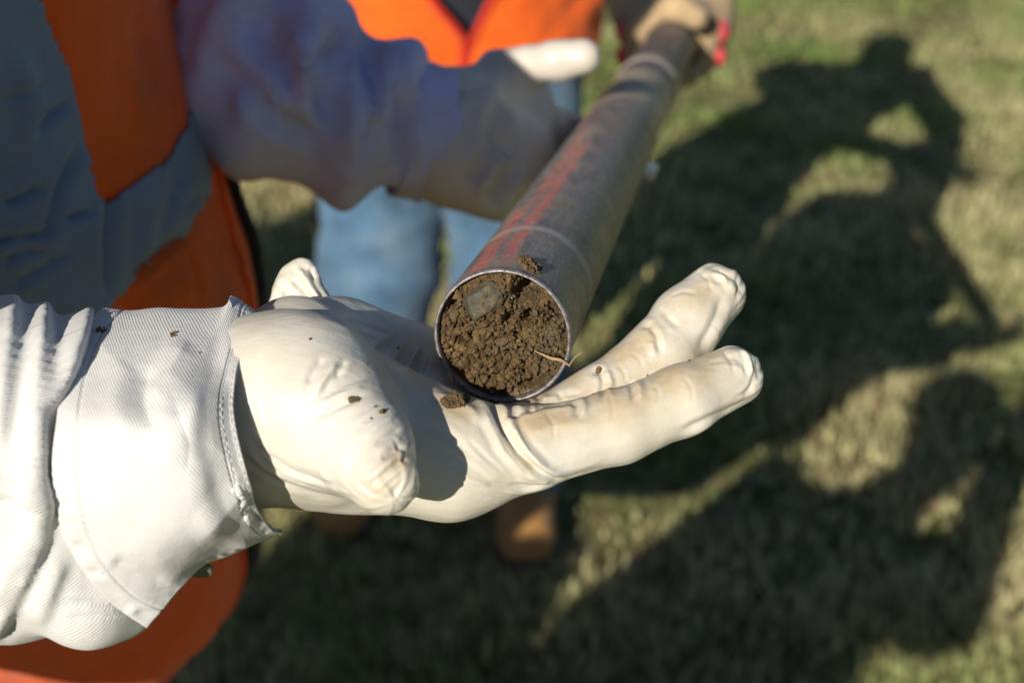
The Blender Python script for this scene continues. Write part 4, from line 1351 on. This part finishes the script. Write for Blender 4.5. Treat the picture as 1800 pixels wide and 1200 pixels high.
def build_soil():
    R = TR - .00145
    st = .00024
    g = np.arange(-R - st, R + st * 1.5, st)
    X, Y = np.meshgrid(g, g, indexing='ij')
    x, y = X.ravel(), Y.ravel()
    rr = np.hypot(x, y)
    p = np.stack([x, y, 0 * x], 1)
    h = .0011 * fbm(p * 170, 2, 51) + .0014 * (.45 - np.abs(vnoise(p * 420 + 3, 52))) + .0010 * (.45 - np.abs(vnoise(p * 900, 53))) + .00045 * vnoise(p * 2100, 54)
    smear = np.clip(.5 + 1.6 * vnoise(p * 75 + 9, 58), 0.15, 1)
    h = h * smear
    # cloddy cells
    q = np.random.default_rng(3)
    cc = (q.random((260, 2)) * 2 - 1) * R
    d1 = np.full(len(x), 1e9); d2 = d1.copy()
    for c in cc:
        d = np.hypot(x - c[0] + .0006 * 0, y - c[1])
        m = d < d1
        d2 = np.where(m, d1, np.minimum(d2, d)); d1 = np.where(m, d, d1)
    gate = np.clip(.5 + 1.2 * vnoise(p * 110, 57), 0, 1)
    h += -.0026 * np.exp(-((d2 - d1) / .00040) ** 2) * gate + .0022 * fbm(p * 95 + 40, 2, 66) + np.where(gate > .4, .0009 * (1 - np.clip(d1 / .0016, 0, 1) ** 2), 0)
    def mm(px_, py_):
        return (px_ - 882) / 4.94e3, (592 - py_) / 4.94e3
    def pit(px_, py_, w, dp, sx=1, rot=0):
        a, b = mm(px_, py_)
        u = (x - a) * math.cos(rot) + (y - b) * math.sin(rot); v_ = -(x - a) * math.sin(rot) + (y - b) * math.cos(rot)
        return -1.7 * dp * np.exp(-((u / (w * sx)) ** 2 + (v_ / w) ** 2) ** 1.5)
    for a in ((932, 510, .0036, .0085, 1.6, -.5), (912, 522, .0030, .006, 1, 0), (970, 555, .0030, .006, 1.4, -.6), (990, 585, .0022, .005, 1, 1.2), (895, 560, .0018, .004, 1.5, .9), (826, 548, .0014, .003, 1, 0),
              (905, 618, .0013, .003, 3.2, .03), (925, 560, .0018, .004, 1.6, 1.2), (850, 632, .0010, .0028, 3.5, .3), (809, 600, .0014, .0035, 1, 1.3), (822, 600, .0011, .003, 2.2, 1.2), (862, 668, .0015, .0028, 2, 0),
              (795, 665, .0022, .004, 1.5, -.4), (928, 682, .0016, .004, 2.6, .1), (912, 655, .0009, .003, 3, -1.0), (875, 520, .0012, .002, 1, 0), (793, 540, .0013, .003, 2, .8), (905, 590, .0010, .003, 2.5, 1.5)):
        h += pit(*a)
    h += .0035 * np.exp(-(((x + .002) / .012) ** 2 + ((y + .006) / .010) ** 2)) - .001
    # stone bed
    edge = np.clip((rr - (R - .0012)) / .0012, 0, 1)
    h = h * (1 - edge) - .0022 * edge
    z = -h + .0016
    ok = rr < R + st
    idx = -np.ones(len(x), int); idx[ok] = np.arange(ok.sum())
    f = grid_faces(len(g), len(g))
    f = f[ok[f].all(1)]
    v = np.stack([x, y, z], 1)[ok]
    s = np.minimum(1, R / np.maximum(np.hypot(v[:, 0], v[:, 1]), 1e-9))
    v[:, 0] *= s; v[:, 1] *= s
    o = mesh_np('soil_core', v, idx[f], SOIL)
    o.matrix_world = TMW
    o['label'] = 'crumbly brown soil core with a stone and root inside the open tube end'
    o['category'] = 'soil core'
    # grains
    n = 1900
    a = q.random(n) * 6.283; r_ = R * np.sqrt(q.random(n)) * .98
    gx, gy = r_ * np.cos(a), r_ * np.sin(a)
    ii = np.clip(((gx - g[0]) / st).astype(int), 0, len(g) - 1); jj = np.clip(((gy - g[0]) / st).astype(int), 0, len(g) - 1)
    gz = z.reshape(len(g), len(g))[ii, jj]
    rad = .00022 + .00075 * q.random(n) ** 3
    V, Fc = lump_cloud(np.stack([gx, gy, gz - rad * .3], 1), rad, 4)
    gr = mesh_np('soil_grains', V, Fc, SOIL, smooth=False)
    gr.parent = o
    gr['kind'] = 'stuff'
    # backing so nothing shows through
    th = np.linspace(0, 2 * np.pi, 48, endpoint=False)
    # stone
    cx, cy = mm(853, 530)
    import bmesh
    bm = bmesh.new(); bmesh.ops.create_icosphere(bm, subdivisions=4, radius=1)
    sv = np.array([w.co[:] for w in bm.verts]); sf = np.array([[w.index for w in p_.verts] for p_ in bm.faces]); bm.free()
    pl = [((.1, .15, -1), .55), ((.95, .1, -.5), .78), ((-.75, .6, -.3), .66), ((-.6, -.8, -.35), .80), ((.75, -.55, -.2), .62), ((.2, 1, -.6), .80), ((-.25, .1, -1), .60)]
    for nrm, dist in pl:
        nn = np.array(nrm, float); nn /= np.linalg.norm(nn)
        e = sv @ nn - dist
        sv = sv - np.maximum(e, 0)[:, None] * nn * .93
    sv = sv * (1 + .07 * vnoise(sv * 3, 3) + .03 * vnoise(sv * 9, 4))[:, None]
    sv = sv * np.array([.0068, .0080, .0030])
    ca, sa = math.cos(-.5), math.sin(-.5)
    sv = np.stack([sv[:, 0] * ca - sv[:, 1] * sa, sv[:, 0] * sa + sv[:, 1] * ca, sv[:, 2]], 1)
    sv = sv + np.array([cx, cy, .0002])
    so = mesh_np('stone', sv, sf, STONE); so.parent = o
    so['label'] = 'angular grey green stone near the top of the soil'
    # root
    pts = [mm(938, 616), mm(952, 620), mm(968, 626), mm(984, 630), mm(997, 642)]
    zz = [-.0005, -.0020, -.0026, -.0022, -.0008]
    path = cr(np.array([[p_[0], p_[1], k] for p_, k in zip(pts, zz)]), 40)
    rad = np.interp(np.linspace(0, 1, 40), [0, .3, .6, 1], [.0002, .00035, .0006, .0003]) * (1 + .2 * vnoise(path * 900, 2))
    tv, tf = tube_mesh(path, rad, 8)
    ro = mesh_np('plant_root', tv, tf, ROOTM); ro.parent = o
    path = cr(np.array([[*mm(997, 640), -.001], [*mm(1008, 624), -.003], [*mm(1020, 613), -.004]]), 16)
    tv, tf = tube_mesh(path, .00022, 6)
    ro = mesh_np('plant_root', tv, tf, ROOTM); ro.parent = o
    path = cr(np.array([[*mm(784, 655), -.0015], [*mm(792, 662), -.003], [*mm(788, 672), -.003]]), 16)
    tv, tf = tube_mesh(path, .0008, 6)
    ro = mesh_np('plant_root', tv, tf, ROOTM); ro.parent = o


build_soil()


def surf_hit(px, py):
    """first surface met along the view ray (world point, normal)"""
    dg = bpy.context.evaluated_depsgraph_get()
    d = P(px, py, 1.0) - CAM
    ok, loc, nrm, i, ob, _ = scene.ray_cast(dg, Vector(CAM), Vector(d / np.linalg.norm(d)))
    return (np.array(loc), np.array(nrm)) if ok else (P(px, py, .47), -AF)


def build_crumbs():
    bpy.context.view_layer.update()
    r = np.random.default_rng(11)
    def clump(px, py, w, n, rad, seed, label, name='soil_crumb', ext=None):
        ce, ra = [], []
        c0, n0 = surf_hit(px, py)
        for i in range(n):
            a = r.random() * 6.283; q = w * math.sqrt(r.random())
            x_, y_ = px + q * math.cos(a) * (ext[0] if ext else 1), py + q * math.sin(a) * (ext[1] if ext else 1)
            if ext and len(ext) > 2:
                dx, dy = x_ - px, y_ - py
                x_, y_ = px + dx * math.cos(ext[2]) - dy * math.sin(ext[2]), py + dx * math.sin(ext[2]) + dy * math.cos(ext[2])
            p, nn = surf_hit(x_, y_)
            if np.linalg.norm(p - c0) > .02:
                continue
            rr = rad * (.4 + .9 * r.random())
            ce.append(p + nn * (rr * (.4 + 1.6 * r.random() * (1 - q / w)))); ra.append(rr)
        V, Fc = lump_cloud(np.array(ce), np.array(ra), seed, .4, 2)
        N = vnormals(V, Fc)
        V = V + N * (.0002 * vnoise(V * 2500, 4))[:, None]
        o = mesh_np(name, V, Fc, SOIL, smooth=False)
        o['label'] = label; o['category'] = 'soil'
        return o
    clump(930, 467, 20, 80, .0009, 1, 'crumb of brown soil stuck on top of the tube above its rim', ext=(1.0, .45, .6))
    clump(800, 706, 22, 90, .0009, 2, 'heap of soil crumbs fallen on the glove below the tube rim', ext=(1, .5, -.15))
    clump(622, 702, 10, 30, .0006, 3, 'small dark soil crumb lying on the thumb base of the glove', ext=(1, .4, 0))
    clump(178, 580, 8, 14, .00055, 4, 'tiny soil crumb on top of the cream sleeve near the fold', ext=(1, .7, 0))
    clump(304, 588, 5, 7, .0004, 5, 'tiny soil crumb on the middle of the cream cuff', ext=(1, .7, 0))
    clump(1052, 652, 6, 8, .0006, 6, 'tiny soil crumb in the crease of the middle finger', ext=(1, .7, 0))
    clump(672, 722, 5, 10, .0005, 7, 'tiny soil crumb on the upper edge of the thumb', ext=(1, .7, 0))
    pts = [(545, 596), (645, 640), (652, 735), (1138, 660), (1212, 634), (1043, 693), (660, 715), (350, 620), (200, 548), (700, 612), (790, 640)]
    ce, ra = [], []
    for a, b in pts:
        p, nn = surf_hit(a, b)
        q = .00025 + .0003 * r.random()
        ce.append(p + nn * q * .4); ra.append(q)
    V, Fc = lump_cloud(np.array(ce), np.array(ra), 9, .4, 1)
    o = mesh_np('soil_specks', V, Fc, SOIL, smooth=False)
    o['kind'] = 'stuff'; o['label'] = 'specks of soil scattered over the white glove and sleeve'; o['category'] = 'soil'


build_crumbs()


# ------------------------------------------------------------------ the colleague at the far end of the tube
def build_colleague():
    root = thing('person', 'colleague in orange vest, blue jeans and tan boots behind the far end of the tube', 'person', (-.1, 2.2, 0))
    hl, hr = P(1128, -8, 1.47), P(1195, 0, 1.50)          # left / right gloves in the picture
    J = dict(pelvis=V3(-.10, 2.22, .92), chest=V3(-.05, 2.10, 1.23), neck=V3(-.03, 2.00, 1.42), head=V3(-.02, 1.93, 1.52),
             sl=V3(-.27, 2.06, 1.37), el=V3(-.16, 1.80, 1.22), wl=hl + V3(-.05, .16, .10),
             sr=V3(.17, 2.00, 1.36), er=V3(.33, 1.94, 1.17), wr=hr + V3(.06, .15, .10),
             hl=V3(-.195, 2.21, .86), kl=V3(-.22, 2.14, .48), al=V3(-.285, 2.17, .10), tl=V3(-.30, 2.06, .05),
             hr=V3(-.005, 2.20, .86), kr=V3(.0, 2.10, .48), ar=V3(.025, 2.10, .10), tr=V3(.024, 1.985, .05))
    figure(root, J, .007, top=NAVY, legs=DENIM, head_face=(.1, -.7, -.6), hands=False, sleeve_name='shirt', lw=1.24)
    cap_mesh(root, J['head'], (.1, -.9, -.35))
    # vest: open sheet round the torso
    nz, nt = 110, 160
    z = np.linspace(.845, 1.24, nz)
    th = np.linspace(-1.42, 4.56, nt)      # opening faces the lens
    hw = np.interp(z, [.84, 1.0, 1.3, 1.42], [.232, .222, .225, .15])
    hd = np.interp(z, [.84, 1.0, 1.3, 1.42], [.150, .145, .155, .10])
    cy = np.interp(z, [.84, 1.0, 1.24], [2.20, 2.16, 2.02]); cx = np.interp(z, [.84, 1.24], [-.10, -.02])
    gap = np.interp(z, [.84, .90, 1.0, 1.42], [.004, .03, .30, .5])
    mid = np.interp(z, [.84, .90, 1.1, 1.42], [-1.46, -1.46, -1.72, -1.65])
    th = mid[:, None] + gap[:, None] + (2 * np.pi - 2 * gap[:, None]) * np.linspace(0, 1, nt)[None]
    V = np.stack([cx[:, None] + hw[:, None] * np.cos(th), cy[:, None] + hd[:, None] * np.sin(th), np.repeat(z[:, None], nt, 1)], -1)
    V[..., 2] += (.02 * np.cos(th * 2 + 1.2)) * np.clip(1.05 - z, 0, .2)[:, None] * 2.5
    V = V.reshape(-1, 3)
    f = grid_faces(nz, nt)
    N = vnormals(V, f)
    V = V + N * (.010 * vnoise(V * np.array([12, 12, 5]), 3) + .005 * fbm(V * 20, 2, 4))[:, None]
    vest = mesh_np('safety_vest', V, f, ORANGE_FAR, root)
    md = vest.modifiers.new('t', 'SOLIDIFY'); md.thickness = .003
    G = V.reshape(nz, nt, 3)
    for k in (0, nt - 1):
        tv, tf = tube_mesh(G[::3, k], .006, 8)
        mesh_np('zip_edge', tv, tf, RED, vest)
    # leather gloves closed round the tube
    for nm, c, side in (('l', hl, -1), ('r', hr, 1)):
        w = J['w' + nm]
        t0 = ((c - TA) @ TD)
        ax = TA + TD * t0
        s_ = np.cross(TD, V3(0, 0, 1)); s_ /= np.linalg.norm(s_)
        s_ = s_ * (1 if s_ @ AR > 0 else -1)
        u_ = np.cross(s_, TD); u_ = u_ * (1 if u_[2] > 0 else -1)
        lo, hi = ax - .16, ax + .16
        S = SDF(np.minimum(lo, w - .06), np.maximum(hi, w + .06), .003)
        back = ax + s_ * side * .034 + u_ * .012
        S.cap(w, back, .030, .026, .02)
        for i in range(4):
            o_ = TD * (i - 1.5) * .021
            ang = [math.radians(a) for a in (75, 20, -35, -85, -125)]
            pp = [ax + o_ + (s_ * side * math.cos(a) + u_ * math.sin(a)) * (TR + .013) for a in ang]
            rs = [.016, .0145, .0135, .0125, .011]
            S.chain(list(zip(pp, rs)), .006)
        ang = [math.radians(a) for a in (60, 95, 130)]
        o_ = -TD * .045
        pp = [back + u_ * .01] + [ax + o_ + (s_ * side * math.cos(a) + u_ * math.sin(a)) * (TR + .014) for a in ang[1:]]
        S.chain(list(zip(pp, [.018, .015, .012])), .008)
        S.cap(TA + TD * (t0 - .2), TA + TD * (t0 + .2), TR + .001, TR + .001, .003, sub=True)
        v, f = S.mesh()
        v = laplace(v, f, 1)
        g = mesh_np('glove', v, f, TANGLOVE, root)
        g['label'] = 'tan work glove with a red back'
        lo2, hi2 = ax - .09, ax + .09
        S2 = SDF(lo2, hi2, .003)
        bc = ax + s_ * side * (TR + .022)
        S2.cap(bc - TD * .028 + u_ * .012, bc + TD * .022 + u_ * .016, .0125, .0125, .004)
        S2.cap(bc - TD * .026 - u_ * .014, bc + TD * .02 - u_ * .012, .011, .011, .008)
        v2, f2 = S2.mesh()
        mesh_np('glove_back', v2, f2, REDGLOVE, g)
        if nm == 'r':
            q = w * .75 + back * .25
            tv, tf = tube_mesh(np.array([q, w, w + (w - back) * .3]), np.array([.036, .038, .044]), 20)
            cf = mesh_np('glove_gauntlet', tv, tf, REDGLOVE, g)


build_colleague()

# ------------------------------------------------------------------ photographer and onlookers, who stand outside the picture and shade the turf
def standing(o_, lean, label, face=(.43, .87, 0), reach=None, res=.012, tall=1.0, wide=1.0):
    """upright figure at o_, upper body shifted by lean, facing the sampling tube"""
    f = V3(*face); f /= np.linalg.norm(f)
    s = np.cross(f, V3(0, 0, 1))
    o_ = V3(*o_); l = V3(*lean)
    root = thing('person', label, 'person', o_, 'people standing round the photographer')
    J = dict(pelvis=o_ + V3(0, 0, .95) + l * .2, chest=o_ + V3(0, 0, 1.26) + l * .7, neck=o_ + V3(0, 0, 1.46) + l, head=o_ + V3(0, 0, 1.60) + l * 1.15 + f * .03,
             sl=o_ - s * .18 + V3(0, 0, 1.39) + l * .9, el=o_ - s * .24 + V3(0, 0, 1.13) + l * .7, wl=o_ - s * .20 + V3(0, 0, .92) + l * .6 + f * .1,
             sr=o_ + s * .18 + V3(0, 0, 1.39) + l * .9, er=o_ + s * .24 + V3(0, 0, 1.13) + l * .7, wr=o_ + s * .20 + V3(0, 0, .92) + l * .6 + f * .1,
             hl=o_ - s * .10 + V3(0, 0, .88) + l * .15, kl=o_ - s * .12 + V3(0, 0, .48) + f * .03, al=o_ - s * .14 + V3(0, 0, .1), tl=o_ - s * .17 + V3(0, 0, .05) + f * .14,
             hr=o_ + s * .10 + V3(0, 0, .88) + l * .15, kr=o_ + s * .12 + V3(0, 0, .48) + f * .03, ar=o_ + s * .14 + V3(0, 0, .1), tr=o_ + s * .17 + V3(0, 0, .05) + f * .14,
             pl=s, pr=-s)
    if reach is not None:
        for q, w in zip('lr', reach):
            w = V3(*w); J['w' + q] = w
            J['e' + q] = (J['s' + q] + w) / 2 + V3(-.03, -.05, -.14)
            J['p' + q] = V3(.3, 0, 1)
        J['er'] = V3(-.27, -.34, 1.17)
        J['el'] = V3(-.80, -.27, 1.10); J['wl'] = V3(-.66, -.08, .98); J['pl'] = V3(1, 0, 0)
    for k_ in J:
        if k_ not in ('pl', 'pr') and reach is None:
            J[k_] = J[k_] * np.array([1, 1, tall])
    figure(root, J, res, head_face=f, topr=wide)
    cap_mesh(root, J['head'], f)
    return root


standing((-.89, -.38, 0), (.46, .06, -.17), 'photographer in dark clothes leaning beside the lens, casting the broad shadow at lower right', (.7, .7, -.1), ((-.16, -.10, 1.36), (-.12, -.14, 1.37)), wide=1.25)
standing((-1.18, -.32, 0), (0, 0, 0), 'short onlooker nearest the photographer, shading the dark turf below the gloved hand', tall=.88)
standing((-1.75, .72, 0), (0, 0, 0), 'onlooker behind the worker, shading the turf beside the blue jeans', tall=.96)
